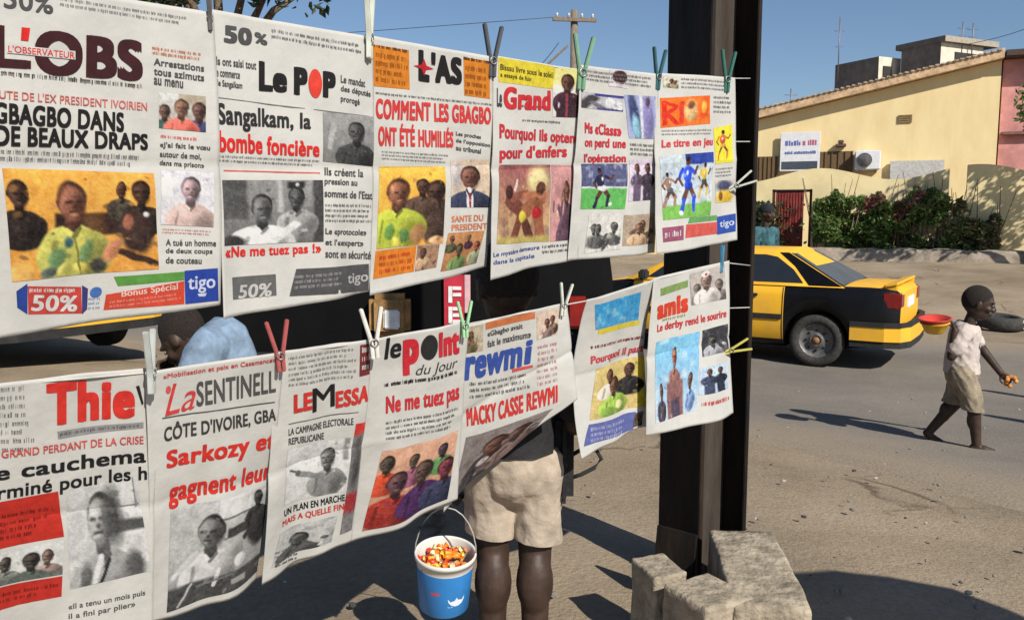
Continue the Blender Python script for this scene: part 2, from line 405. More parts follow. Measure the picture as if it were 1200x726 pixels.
for A, B in zip(pv, pv[1:]):
    for k in range(4): bm.faces.new((A[k], A[k + 1], B[k + 1], B[k]))
bm.faces.new(pv[0]); bm.faces.new(pv[-1][::-1])
tag(obj("low_bank_wall", bm, mat("rough_bank", (.30, .25, .195), .95, .22, 3, .6, bscale=20), None, True), "low crumbling grey brown kerb wall along the foot of the hedge", "wall", kind="thing")
# yellow house
HS = 28.1
H0, H1 = on_s(873, HS), on_s(1163, HS)
Lh = (H1 - H0).length; hz0, hz1 = 4.02, 5.45
house = empty("house", H0, math.atan2(FR.y, FR.x)); tag(house, "yellow plastered house with a slanting roof behind the garden wall", "house")
def hx(px): return (on_s(px, HS) - H0).dot(FR)
def hzz(px, py): Y = on_s(px, HS).y; return 1.15 + (250 - py) / 1000 * Y * 1.006
bm = bmesh.new()
ext_poly(bm, [(0, 0, -.5), (Lh, 0, -.5), (Lh, 0, hz1 - .02), (0, 0, hz0 - .02)], (0, 9, 0))
obj("wall", bm, YEL, house)
bm = bmesh.new()
ang = math.atan2(hz1 - hz0, Lh)
ext_poly(bm, [(-.25, -.34, hz0 - .05), (Lh + .02, -.34, hz1), (Lh + .02, -.34, hz1 + .26), (-.25, -.34, hz0 + .2)], (0, 10, 0))
roof = obj("roof", bm, mat("roof_edge", (.62, .43, .26), .85, .2, 5, .3), house)
bm = bmesh.new()
for i in range(46):
    x = -.2 + (Lh + .1) * i / 45; box(bm, (x, -.29, hz0 + .2 + (hz1 - hz0) * (x + .25) / (Lh + .25) + .025), (.11, .2, .06), bev=.015)
obj("edge_tiles", bm, mat("roof_tiles", (.47, .37, .27), .85, .25, 9), roof)
def panel(name, x0, x1, z0, z1, y, th, m, parent, bev=.01):
    bm = bmesh.new(); box(bm, ((x0 + x1) / 2, y, (z0 + z1) / 2), (x1 - x0, th, z1 - z0), bev=bev); return obj(name, bm, m, parent)
SHUT = mat("brown_shutter", (.16, .10, .045), .7, .3, 30, stretch=(6, 1, .3))
for (xa, xb, ya, yb) in ((884, 909, 185, 220), (957, 996, 179, 218)):
    w = panel("window", hx(xa), hx(xb), hzz(xb, yb), hzz(xb, ya), -.02, .08, SHUT, house)
    bm = bmesh.new(); n = 5
    for i in range(n + 1):
        x = hx(xa) + (hx(xb) - hx(xa)) * i / n; box(bm, (x, -.075, (hzz(xb, yb) + hzz(xb, ya)) / 2), (.035, .03, hzz(xb, ya) - hzz(xb, yb)))
    obj("shutter_slat", bm, SHUT, w)
bm = bmesh.new()
for i in range(4): box(bm, ((hx(1047) + hx(1063)) / 2, -.02, hzz(1055, 146) + i * .06), (hx(1063) - hx(1047), .05, .035))
obj("vent", bm, mat("vent_brown", (.25, .17, .08)), house)
bm = bmesh.new(); box(bm, (hx(982), -.12, hzz(982, 173)), (.3, .2, .1), bev=.02); box(bm, (hx(982), -.15, hzz(982, 169)), (.16, .14, .1), bev=.02)
obj("wall_lamp", bm, mat("lamp_dark", (.12, .07, .05)), house)
panel("panel_board", hx(1040), hx(1103), hzz(1070, 212), hzz(1070, 190), -.1, .1, mat("grey_sheet", (.5, .5, .48), .7), house)
# sign board on the house
sgn = empty("sign_board", H0 + FR * hx(935) + FN * .14 + Vector((0, 0, hzz(935, 202))), math.atan2(FR.y, FR.x))
tag(sgn, "white sign board with blue and red lettering and a dark strip on the yellow house", "sign")
sw, sh = hx(958) - hx(912), hzz(935, 158) - hzz(935, 202)
WHT = mat("white_board", (.72, .73, .76), .6, .05)
bm = bmesh.new(); box(bm, (0, 0, sh / 2), (sw, .06, sh), bev=.01); obj("board", bm, WHT, sgn)
def bars(bm, x0, x1, z, h, y, rnd, fill=.72, lean=0):
    x = x0
    while x < x1:
        w = h * rnd.uniform(.25, .6)
        if x + w > x1: break
        hh = h * rnd.uniform(.6, 1); 
        box(bm, (x + w / 2, y, z + hh / 2), (w * .8, .006, hh)); x += w + (h * .35 if rnd.random() < .12 else h * .06)
bm = bmesh.new(); bars(bm, -sw * .38, sw * .05, sh * .66, sh * .14, -.034, rnd); bars(bm, -sw * .38, sw * .42, sh * .44, sh * .08, -.034, rnd); obj("blue_lettering", bm, mat("sign_blue", (.12, .16, .42)), sgn)
bm = bmesh.new(); bars(bm, sw * .06, sw * .42, sh * .66, sh * .14, -.034, rnd); obj("red_lettering", bm, mat("sign_red", (.5, .12, .2)), sgn)
bm = bmesh.new(); box(bm, (0, -.034, sh * .15), (sw * .9, .01, sh * .2)); obj("dark_strip", bm, mat("sign_dark", (.06, .075, .1)), sgn)
# air conditioner
ac = empty("air_conditioner", H0 + FR * hx(1014) + FN * .02 + Vector((0, 0, hzz(1014, 201))), math.atan2(FR.y, FR.x)); tag(ac, "white air conditioner unit with a round dark fan on the yellow house wall", "air conditioner")
aw, ah = hx(1029) - hx(999), hzz(1014, 179) - hzz(1014, 201)
bm = bmesh.new(); box(bm, (0, -.2, ah / 2), (aw, .36, ah), bev=.03); obj("casing", bm, WHT, ac)
bm = bmesh.new(); lathe(bm, [(0.001, 0), (ah * .36, 0), (ah * .36, .02), (0.001, .02)], 24, Matrix.Translation((-aw * .12, -.402, ah * .5)) @ Matrix.Rotation(R(90), 4, 'X')); obj("fan", bm, mat("fan_dark", (.09, .1, .1), .5), ac)
bm = bmesh.new()
for i in range(5): lathe(bm, [(ah * .07 * (i + 1), 0), (ah * .07 * (i + 1) + .012, 0), (ah * .07 * (i + 1) + .012, .015), (ah * .07 * (i + 1), .015)], 24, Matrix.Translation((-aw * .12, -.425, ah * .5)) @ Matrix.Rotation(R(90), 4, 'X'))
obj("grille", bm, mat("grille_grey", (.3, .3, .3), .5), ac)
bm = bmesh.new(); box(bm, (-aw * .3, -.2, -.04), (.06, .36, .06)); box(bm, (aw * .3, -.2, -.04), (.06, .36, .06)); obj("bracket", bm, mat("bracket", (.08, .07, .06)), ac)
# pink house
pk = empty("pink_house", H1 + FN * .0, math.atan2(FR.y, FR.x)); tag(pk, "pink plastered house with a dark brown roof edge at the right of the yellow one", "house")
zp = hzz(1163, 76)
bm = bmesh.new(); box(bm, (4.06, 4.2, zp / 2 - .25), (8.0, 8, zp + .5)); obj("wall", bm, PINK, pk)
bm = bmesh.new(); box(bm, (4.1, 4.1, zp + .1), (8.1, 8.9, .18), bev=.02); obj("roof", bm, mat("dark_brown_roof", (.075, .05, .04), .8), pk)
panel("ledge", .1, 8, hzz(1180, 158) - .06, hzz(1180, 158) + .03, .14, .25, mat("ledge_brown", (.22, .11, .09)), pk)
# unfinished concrete building behind
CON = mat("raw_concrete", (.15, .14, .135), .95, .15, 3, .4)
CONL = mat("sunlit_render", (.62, .57, .47), .95, .1, 3, .3)  # paler sun-facing sides of the concrete building, sunlight painted into the colour
e1 = Vector((.43, -.9, 0)).normalized(); e2 = Vector((.9, .43, 0)).normalized()
cb = empty("concrete_building", (13.3, 36, 0)); tag(cb, "unfinished grey concrete rooftop building rising behind the yellow house", "building")
def blk(c0, l1, l2, z0, z1): 
    bm = bmesh.new(); p = [c0, c0 + e1 * l1, c0 + e1 * l1 + e2 * l2, c0 + e2 * l2]
    a = [bm.verts.new((q.x - 13.3, q.y - 36, z0)) for q in p]; b = [bm.verts.new((q.x - 13.3, q.y - 36, z1)) for q in p]
    for i in range(4):
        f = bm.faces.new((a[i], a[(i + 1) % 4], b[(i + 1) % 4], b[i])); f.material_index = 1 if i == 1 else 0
    bm.faces.new(b); bm.faces.new(a[::-1]); return bm
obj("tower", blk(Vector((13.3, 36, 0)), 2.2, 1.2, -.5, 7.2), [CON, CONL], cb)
obj("lower_block", blk(Vector((13.9, 36, 0)), 4.2, 5.5, -.5, 6.15), [CON, CON], cb)
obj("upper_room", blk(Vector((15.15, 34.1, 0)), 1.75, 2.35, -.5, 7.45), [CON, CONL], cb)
obj("slab", blk(Vector((15.0, 34.3, 0)), 2.2, 3.0, 7.452, 7.66), [CON, mat("slab_edge", (.34, .3, .24))], cb)
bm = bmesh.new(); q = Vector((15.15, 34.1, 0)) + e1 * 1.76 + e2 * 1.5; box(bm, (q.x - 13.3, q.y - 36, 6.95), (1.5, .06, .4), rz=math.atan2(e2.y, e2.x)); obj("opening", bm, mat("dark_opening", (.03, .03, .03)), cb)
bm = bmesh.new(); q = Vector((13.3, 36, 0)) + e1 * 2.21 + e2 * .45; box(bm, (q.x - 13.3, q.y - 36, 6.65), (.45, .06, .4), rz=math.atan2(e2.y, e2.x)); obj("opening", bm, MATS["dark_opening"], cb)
# roof antennas
AER = mat("aerial_metal", (.2, .2, .22), .5, metal=.6)
bm = bmesh.new(); tube(bm, [(0, 0, 0), (0, 0, 1.6)], .018, 6)
ant0 = None
for (px, py0, py1, Y, lab) in ((982, 82, 20, 35.5, "tall thin aerial on the left end of the concrete building"), (1127, 54, 25, 33, "thin aerial left of the pair on the concrete slab roof"), (1139, 54, 27, 33, "thin aerial right of the pair on the concrete slab roof"), (926, 130, 104, 30, "short aerial on the low end of the yellow house roof")):
    base = P(px, py0 + 4, Y); top = P(px, py1, Y)
    bm = bmesh.new(); tube(bm, [(0, 0, -.3), (0, 0, (top - base).z)], .022, 6)
    L_ = (top - base).z
    for k in range(2): tube(bm, [(-.22 + .06 * k, 0, L_ * (.75 - .28 * k)), (.22 - .06 * k, 0, L_ * (.75 - .28 * k))], .01, 5)
    tag(obj("aerial", bm, AER), lab, "aerial", "rooftop aerials").location = base
# background building behind the papers, mostly hidden
bb = empty("low_building", (-6, 34, 0), R(-14)); tag(bb, "low beige building across the road behind the newspaper rows", "building")
bm = bmesh.new(); box(bm, (0, 3, 1.7), (17, 6, 4.2)); obj("wall", bm, mat("beige_render", (.45, .37, .27), .9, .15, 1.5, .2), bb)
bm = bmesh.new(); box(bm, (0, 2.9, 3.9), (17.6, 6.9, .2)); obj("roof", bm, CON, bb)
for i in range(4): panel("window", -7 + i * 4, -5.6 + i * 4, 1.3, 2.6, -.03, .1, SHUT, bb)
panel("door", -4.4, -3.4, 0, 2.1, -.03, .1, GRED, bb)
# utility pole and wires
up = P(673, 12, 30); uz = up.z
utp = empty("utility_pole", (up.x, 30, 0)); tag(utp, "slim wooden utility pole with a cross arm against the sky", "utility pole")
WOOD = mat("weathered_wood", (.2, .16, .12), .9, .25, 12, .3, stretch=(4, 4, .5))
bm = bmesh.new(); tube(bm, [(0, 0, -.3), (0, 0, uz)], [.17, .12], 10); obj("pole", bm, WOOD, utp, True)
bm = bmesh.new(); box(bm, (0, -.16, uz - .35), (1.5, .1, .12), rz=R(8)); obj("cross_arm", bm, WOOD, utp)
bm = bmesh.new(); box(bm, (-.55, -.15, uz - 1.5), (.9, .07, .07), rot=Matrix.Rotation(R(-42), 4, 'Y')); obj("brace", bm, WOOD, utp)
bm = bmesh.new()
for x in (-.6, -.2, .25, .62): lathe(bm, [(.001, 0), (.05, .01), (.035, .08), (.05, .12), (.001, .16)], 8, Matrix.Translation((x, -.16 + x * .14, uz - .29)))
obj("insulator", bm, mat("porcelain", (.5, .5, .5), .3), utp)
WIRE = mat("wire_black", (.05, .05, .05), .6)
for (a, b, lab) in ((P(653, 20, 30), P(-200, 60, 45), "overhead wire running left from the utility pole"), (P(1134, 52, 32), P(1300, -20, 30), "overhead wire at the top right above the pink house"), (P(655, 50, 30), P(600, 90, 33), "stay wire slanting down from the utility pole")):
    bm = bmesh.new(); pts = [a.lerp(b, t / 12) - Vector((0, 0, .35 * math.sin(math.pi * t / 12))) for t in range(13)]
    tube(bm, pts, .012, 5); tag(obj("overhead_wire", bm, WIRE), lab, "wire", "overhead wires")
# trees
tree("street_tree", (12.42, 17.65, .05), 2.3, [((-1.5, -.2, 3.3), .75), ((-.9, .3, 3.9), .8), ((-.3, -.4, 3.2), .7), ((.4, .2, 4.2), .9), ((1.1, -.3, 3.6), .9), ((0, .6, 4.7), .7)],
     "leafy tree at the right edge in front of the pink house", .085, 1500, LEAF, limbs=[[(0, 0, .3), (-.5, .2, 1.3), (-.95, .3, 2.5), (-1.1, .3, 3.4)], [(0, 0, .5), (.35, .3, 1.5), (.4, .3, 3.4)], [(0, 0, .2), (-.2, .3, 1.6), (-.3, .3, 3.2)]])
tree("shade_tree", (-3.6, 10.5, -.2), 3.2, [((-1.0, -.4, 4.25), .7), ((-.35, -.5, 4.15), .5), ((.3, 0, 4.4), .6), ((.85, -.3, 4.02), .4), ((1.2, .1, 4.05), .35), ((-.6, .2, 4.0), .4), ((-.2, .4, 5.6), 1.1), ((-1.3, .3, 5.3), .8)],
     "dark leafy tree showing above the top left newspapers", .075, 1300, LEAFD, tr=.14)

# ------------------------------------------------------------------ cars
TY = mat("taxi_yellow", (.82, .44, .018), .45, .10, 5, spec=.35, col2=(.70, .38, .045))
TB = mat("taxi_black", (.006, .006, .007), .3, .2, 3, spec=.28)
RUB = mat("black_rubber", (.02, .02, .02), .8, .2)
TYRE = mat("tyre_rubber", (.045, .043, .04), .9, .25, 30, .2)
RIM = mat("rim_steel", (.17, .165, .16), .5, .2, 20, metal=.4)
RGL = mat("sky_toned_rear_glass", (.05, .075, .105), .3, .12, 1.5, spec=.03)  # blue of the reflected sky painted into the base colour, real reflection turned down
GLS = mat("car_glass", (.02, .024, .03), .06, .1, 2, spec=.8)
REDL = mat("tail_red", (.2, .012, .01), .25, .1, spec=.6)
CLR = mat("lamp_clear", (.55, .55, .55), .2, .05, spec=.6)
AMB = mat("lamp_amber", (.30, .17, .06), .5, .25, 14)
CHR = mat("chrome", (.6, .6, .6), .2, .05, metal=1)
def car_sec(x):
    xs_ = [-2.24, -2.18, -2.0, -1.6, -1.2, .9, 1.2, 1.7, 2.05, 2.2]
    zd = np.interp(x, xs_, [.86, .91, .93, .93, .925, .925, .89, .80, .71, .62]); w = np.interp(x, xs_, [.74, .80, .83, .845, .85, .85, .845, .82, .78, .70])
    zb = np.interp(x, xs_, [.36, .30, .26, .22, .2, .2, .2, .22, .26, .32])
    return [(0, zb), (w * .88, zb), (w * .96, zb + .09), (w * .995, .46), (w, .6), (w * .98, zd - .12), (w * .945, zd - .03), (w * .87, zd), (0, zd + .015)]
def make_taxi():
    root = empty("taxi")
    bm = bmesh.new(); st = [-2.24, -2.18, -2.05, -1.9, -1.72, -1.5, -1.25, -1.0, -.6, -.1, .4, .9, 1.05, 1.25, 1.5, 1.7, 1.9, 2.05, 2.15, 2.2]
    rings = []
    for x in st:
        s = car_sec(x); full = [(y, z) for y, z in s] + [(-y, z) for y, z in s[-2:0:-1]]
        rings.append([bm.verts.new((x, y, z)) for y, z in full])
    n = len(rings[0])
    for (A, B, xa, xb) in zip(rings, rings[1:], st, st[1:]):
        xm = (xa + xb) / 2
        for k in range(n):
            f = bm.faces.new((A[k], A[(k + 1) % n], B[(k + 1) % n], B[k])); kk = k if k < 8 else 15 - k
            yellow = (kk >= 7 and (xm < -1.5 or xm > .9)) or (2 <= kk <= 6 and -1.0 < xm < .9)
            if kk <= 1: yellow = False
            f.material_index = 0 if yellow else 1; f.smooth = kk not in (0,)
    bm.faces.new(rings[0]).material_index = 0; bm.faces.new(rings[-1][::-1]).material_index = 1
    bmesh.ops.recalc_face_normals(bm, faces=bm.faces[:])
    me = bpy.data.meshes.new("t"); bm.to_mesh(me); bm.free(); me.materials.append(TY); me.materials.append(TB)
    o = bpy.data.objects.new("t", me); COL.objects.link(o); cut = []
    for wx in (-1.37, 1.3):
        for sd in (-1, 1):
            b2 = bmesh.new(); bmesh.ops.create_cone(b2, cap_ends=True, segments=32, radius1=.365, radius2=.365, depth=.5, matrix=Matrix.Translation((wx, sd * .8, .30)) @ Matrix.Rotation(R(90), 4, 'X'))
            for f in b2.faces: f.material_index = 1
            cm = bpy.data.meshes.new("c"); b2.to_mesh(cm); b2.free(); cm.materials.append(TY); cm.materials.append(TB)
            co = bpy.data.objects.new("c", cm); COL.objects.link(co); cut.append(co)
            md = o.modifiers.new("b", 'BOOLEAN'); md.object = co; md.operation = 'DIFFERENCE'; md.solver = 'EXACT'
    dg = bpy.context.evaluated_depsgraph_get(); res = bpy.data.meshes.new_from_object(o.evaluated_get(dg))
    ids = [1 if res.materials[p.material_index] == TB else 0 for p in res.polygons]
    for c in cut + [o]: bpy.data.objects.remove(c)
    res.materials.clear(); bo = link("body", res, [TY, TB], root); res.polygons.foreach_set("material_index", ids)
    # cabin
    bm = bmesh.new(); hb, ht, zb, zt = .80, .585, .915, 1.30
    bx = [1.02, .5, -.2, -.9, -1.66]; tx = [.24, .1, -.25, -.7, -.98]; L = []
    for x0, x1 in zip(bx, tx):
        col = []
        for sd in (1, -1):
            col.append([bm.verts.new((x0 + (x1 - x0) * t, sd * (hb + (ht - hb) * t  ), zb + (zt - zb) * t)) for t in (0, .35, .7, 1)])
        tops = [bm.verts.new((x1, ht * .55, zt + .03)), bm.verts.new((x1, 0, zt + .04)), bm.verts.new((x1, -ht * .55, zt + .03))]
        L.append(col[0] + tops + col[1][::-1])
    for A, B in zip(L, L[1:]):
        for k in range(len(A) - 1): bm.faces.new((A[k], A[k + 1], B[k + 1], B[k])).smooth = True
    bm.faces.new(L[0]); bm.faces.new(L[-1][::-1])
    obj("cabin", bm, TY, root)
    def side_pt(x, z, sd, off):
        t = (z - zb) / (zt - zb); return Vector((x, sd * (hb + (ht - hb) * t + off), z))
    def side_panel(name, poly, off, m, sd, th=.006):
        bm = bmesh.new()
        a = [bm.verts.new(side_pt(x, z, sd, off)) for x, z in poly]; b = [bm.verts.new(side_pt(x, z, sd, off + th)) for x, z in poly]; k = len(a)
        bm.faces.new(a); bm.faces.new(b[::-1])
        for i in range(k): bm.faces.new((a[i], a[(i + 1) % k], b[(i + 1) % k], b[i]))
        return obj(name, bm, m, root)
    for sd in (1, -1):
        side_panel("side_window", [(.72, .955), (.10, .955), (.10, 1.15), (.10, 1.265), (.23, 1.265), (.46, 1.15)], 0, GLS, sd, .008)
        side_panel("side_window", [(.03, .955), (-1.20, .955), (-1.07, 1.1), (-.86, 1.24), (-.72, 1.265), (.03, 1.265), (.03, 1.15)], 0, GLS, sd, .008)
        side_panel("rear_pillar", [(-1.27, .93), (-1.63, .93), (-1.36, 1.08), (-1.12, 1.215), (-.985, 1.292), (-.88, 1.292), (-1.08, 1.14)], 0, TB, sd, .006)
        # seams and mouldings following the body side
        for xx in (.06, .92, -.985):
            bm = bmesh.new(); s = car_sec(xx)[2:7]
            for (ya, za), (yb, zb_) in zip(s, s[1:]):
                v = [bm.verts.new((xx + dx, sd * (y + .002), z)) for dx, y, z in ((-.006, ya, za), (.006, ya, za), (.006, yb, zb_), (-.006, yb, zb_))]; bm.faces.new(v)
            obj("door_seam", bm, RUB, root)
        bm = bmesh.new(); box(bm, (-.03, sd * .856, .555), (1.9, .02, .06), bev=.006); obj("side_moulding", bm, RUB, root)
        bm = bmesh.new(); box(bm, (-.62, sd * .852, .80), (.16, .025, .035), bev=.008); box(bm, (.25, sd * .852, .80), (.16, .025, .035), bev=.008); obj("door_handle", bm, RUB, root)
        bm = bmesh.new(); box(bm, (.72, sd * .92, .99), (.09, .17, .12), bev=.02); obj("mirror", bm, RUB, root)
        bm = bmesh.new(); box(bm, (-2.2, sd * .66, .79), (.1, .24, .17), bev=.02); box(bm, (-2.14, sd * .775, .79), (.16, .05, .17), bev=.012); obj("tail_light", bm, REDL, root)
        bm = bmesh.new(); box(bm, (2.14, sd * .56, .6), (.1, .28, .13), bev=.02); obj("headlight", bm, CLR, root)
        for wx in (-1.37, 1.3):
            w = None; bm = bmesh.new(); M = Matrix.Translation((wx, sd * .74, .30)) @ Matrix.Rotation(R(-90) * sd, 4, 'X')
            lathe(bm, [(.20, -.09), (.27, -.095), (.298, -.07), (.305, 0), (.298, .07), (.27, .095), (.20, .09), (.19, .05), (.19, -.05), (.20, -.09)], 32, M); w = obj("wheel", bm, TYRE, root, True)
            bm = bmesh.new(); lathe(bm, [(.001, .045), (.05, .05), (.06, .07), (.075, .055), (.15, .035), (.185, .06), (.2, .075), (.2, .03), (.001, .02)], 24, M)
            for k in range(8):
                a = k * math.pi / 4; box(bm, M @ Vector((.115 * math.cos(a), .115 * math.sin(a), .046)), (.02, .01, .02), mi=1)
            obj("rim", bm, [RIM, TB], w)
            bm = bmesh.new(); lathe(bm, [(.001, .085), (.03, .08), (.045, .06)], 12, M); obj("hub_cap", bm, mat("hub_rust", (.25, .12, .05), .6), w)
    # windscreen / rear window
    def slope(name, xb_, xt_, wb, wt, f0, f1, sgn, m=GLS, o_=0.0):
        bm = bmesh.new(); nrm = Vector((sgn * (zt - zb), 0, abs(xb_ - xt_))).normalized(); q = []
        for t, yy in ((f0, 1), (f0, -1), (f1, -1), (f1, 1)):
            x = xb_ + (xt_ - xb_) * t; z = zb + (zt - zb) * t; q.append(Vector((x, yy * (wb + (wt - wb) * t), z)) - nrm * (.006 - o_))
        ext_poly(bm, q, nrm * .014); return obj(name, bm, m, root)
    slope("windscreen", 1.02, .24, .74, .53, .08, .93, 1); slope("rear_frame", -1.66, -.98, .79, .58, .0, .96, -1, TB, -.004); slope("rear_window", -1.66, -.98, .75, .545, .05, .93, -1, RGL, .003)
    def wrap(name, z0, z1, path, th, m, nm=None):
        bm = bmesh.new(); pts = path + [(x, -y) for x, y in path[-2::-1]] if path[-1][1] == 0 else path
        cs = []
        for i, (x, y) in enumerate(pts):
            a = pts[max(i - 1, 0)]; b = pts[min(i + 1, len(pts) - 1)]; d = Vector((b[0] - a[0], b[1] - a[1], 0)).normalized(); nn = Vector((-d.y, d.x, 0)) * th
            cs.append([bm.verts.new(Vector((x, y, 0)) + v) for v in (Vector((0, 0, z0)), Vector((0, 0, z1)), nn + Vector((0, 0, z1 - .01)), nn + Vector((0, 0, z0 + .01)))])
        for A, B in zip(cs, cs[1:]):
            for k in range(4): bm.faces.new((A[k], A[(k + 1) % 4], B[(k + 1) % 4], B[k]))
        bm.faces.new(cs[0]); bm.faces.new(cs[-1][::-1]); return obj(name, bm, m, root)
    rp = [(-1.74, .86), (-2.1, .86), (-2.26, .80), (-2.34, .6), (-2.36, 0)]
    fp = [(1.68, .855), (2.05, .83), (2.2, .75), (2.28, .5), (2.3, 0)]
    b_ = wrap("rear_bumper", .345, .5, rp, .06, TY); wrap("bumper_strip", .502, .56, [(x, y * 1.012 if y else 0) for x, y in rp], .05, RUB).parent = b_; wrap("bumper_skirt", .27, .343, [(x, y * .98) for x, y in rp], .06, RUB).parent = b_
    f_ = wrap("front_bumper", .32, .5, fp, -.06, RUB)
    bm = bmesh.new(); box(bm, (-2.13, 0, .962), (.14, 1.46, .03), rot=Matrix.Rotation(R(12), 4, 'Y'), bev=.01); box(bm, (-2.12, .68, .93), (.14, .06, .07), bev=.01); box(bm, (-2.12, -.68, .93), (.14, .06, .07), bev=.01); obj("spoiler", bm, TY, root)
    bm = bmesh.new(); box(bm, (-2.245, 0, .74), (.02, .5, .11)); obj("licence_plate", bm, WHT, root)
    bm = bmesh.new(); box(bm, (2.19, 0, .6), (.06, .8, .12), bev=.01); obj("grille", bm, RUB, root)
    return root
taxi = make_taxi()
TH = R(180 - 32); f_t = Vector((math.cos(TH), math.sin(TH), 0)); l_t = Vector((-f_t.y, f_t.x, 0))
wc = P(956, 428, 9.75)
O = wc + f_t * 1.37 - l_t * .75
taxi.location = (O.x, O.y, -.6); taxi.rotation_euler = (0, 0, TH)
tag(taxi, "yellow and black taxi right of the steel post, rear end beside the boy", "taxi", "yellow and black taxis")
t2 = copy_tree(taxi); rear = P(103, 395, 7.0)
O2 = Vector((rear.x, rear.y, 0)) + f_t * 2.3; t2.location = (O2.x, O2.y, ground_z(O2.x, O2.y) - .02)
tag(t2, "yellow and black taxi mostly hidden behind the leftmost newspapers, lower edge showing", "taxi", "yellow and black taxis")
# black minibus seen from behind, between the two rows of papers
def make_van():
    root = empty("minibus", (-.645, 4.5, ground_z(-.7, 4.6) - .02)); tag(root, "black minibus parked behind the papers, red sticker on its rear", "minibus")
    VB = mat("van_black", (.0035, .0035, .004), .6, .2, 4, spec=.12); hw = 1.175
    bm = bmesh.new(); rings = []
    for (y, w, zb, zt) in ((0, hw - .06, .34, 1.72), (.06, hw, .28, 1.82), (.5, hw, .24, 1.9), (3.4, hw, .24, 1.9), (3.9, hw - .05, .26, 1.6), (4.3, hw - .1, .3, 1.0), (4.45, hw - .18, .36, .9)):
        rings.append([bm.verts.new((x, y, z)) for x, z in ((-w, zb), (-w - .02, .8), (-w + .02, 1.1), (-w + .12, zt - .1), (-w + .3, zt), (w - .3, zt), (w - .12, zt - .1), (w - .02, 1.1), (w + .02, .8), (w, zb))])
    for A, B in zip(rings, rings[1:]):
        for k in range(10): bm.faces.new((A[k], A[(k + 1) % 10], B[(k + 1) % 10], B[k]))
    bm.faces.new(rings[0]); bm.faces.new(rings[-1][::-1]); obj("body", bm, VB, root)
    bm = bmesh.new(); box(bm, (0, -.003, 1.288), (1.7, .02, .48), bev=.008); obj("rear_window", bm, GLS, root)
    bm = bmesh.new(); box(bm, (0, -.07, .42), (2.3, .14, .17), bev=.03); obj("rear_bumper", bm, RUB, root)
    def at(px, py): q = P(px, py, 4.47) - root.location; return q
    a, b = at(664, 347), at(689, 384); bm = bmesh.new(); box(bm, ((a.x + b.x) / 2, -.03, (a.z + b.z) / 2), (b.x - a.x, .07, a.z - b.z), bev=.015); obj("tail_light", bm, REDL, root)
    a, b = at(434, 343), at(482, 392); c = (a + b) / 2; bm = bmesh.new(); box(bm, (c.x, -.05, c.z), (b.x - a.x, .12, a.z - b.z), bev=.03); lm = obj("lamp_housing", bm, AMB, root)
    bm = bmesh.new(); box(bm, (c.x + .015, -.115, c.z - .02), (.085, .02, .1), bev=.008); obj("lens", bm, mat("white_lens", (.75, .76, .75), .3), lm)
    a, b = at(520, 322), at(544, 384); bm = bmesh.new(); box(bm, ((a.x + b.x) / 2, -.022, (a.z + b.z) / 2), (b.x - a.x, .01, a.z - b.z)); st = obj("sticker", bm, mat("sticker_red", (.42, .02, .04), .6), root)
    bm = bmesh.new(); box(bm, (b.x + .018, -.022, (a.z + b.z) / 2 + .04), (.03, .008, a.z - b.z - .08)); obj("sticker_edge", bm, mat("sticker_pink", (.6, .35, .38), .6), st)
    WL = mat("sticker_white", (.72, .68, .68), .6); w_ = b.x - a.x
    bm = bmesh.new(); x0 = a.x + w_ * .22; zt = a.z - .06; sw_ = .02; lw = w_ * .62
    for k, (n_) in enumerate((2, 3)):
        z = zt - k * .108
        box(bm, (x0 + sw_ / 2, -.03, z - .043), (sw_, .006, .086))
        for j in range(n_): box(bm, (x0 + sw_ + lw / 2 - .008, -.03, z - .01 - j * .034), (lw - sw_, .006, .018))
    obj("lettering", bm, WL, st)
    for x in (-.82, .66):
        for y in (.75, 3.5):
            bm = bmesh.new(); M = Matrix.Translation((x, y, .31)) @ Matrix.Rotation(R(90), 4, 'Y')
            lathe(bm, [(.18, -.09), (.28, -.1), (.31, -.06), (.31, .06), (.28, .1), (.18, .09), (.001, .06)], 24, M); obj("wheel", bm, TYRE, root, True)
    return root
make_van()
# old tyre on the verge
tp = on_s(1172, 13.9); tp = P(1172, 380, 12.4)
bm = bmesh.new(); lathe(bm, [(.19, .02), (.24, 0), (.29, .02), (.315, .07), (.315, .13), (.29, .18), (.24, .2), (.19, .18), (.21, .1), (.19, .02)], 28)
o = tag(obj("old_tyre", bm, TYRE, None, True), "old black tyre lying on the verge behind the boy", "tyre"); o.location = (tp.x, tp.y, ground_z(tp.x, tp.y) - .03); o.rotation_euler = (R(4), R(3), 0)
wl = P(1200, 382, 12.2)
bm = bmesh.new(); box(bm, (0, 0, .06), (.2, .14, .12), bev=.03); o = tag(obj("white_stone", bm, mat("white_stone", (.6, .58, .54), .9, .1, 9, .4)), "whitewashed stone beside the old tyre at the right edge", "stone"); o.location = (wl.x, wl.y, ground_z(wl.x, wl.y)); o.rotation_euler = (0, 0, .4)
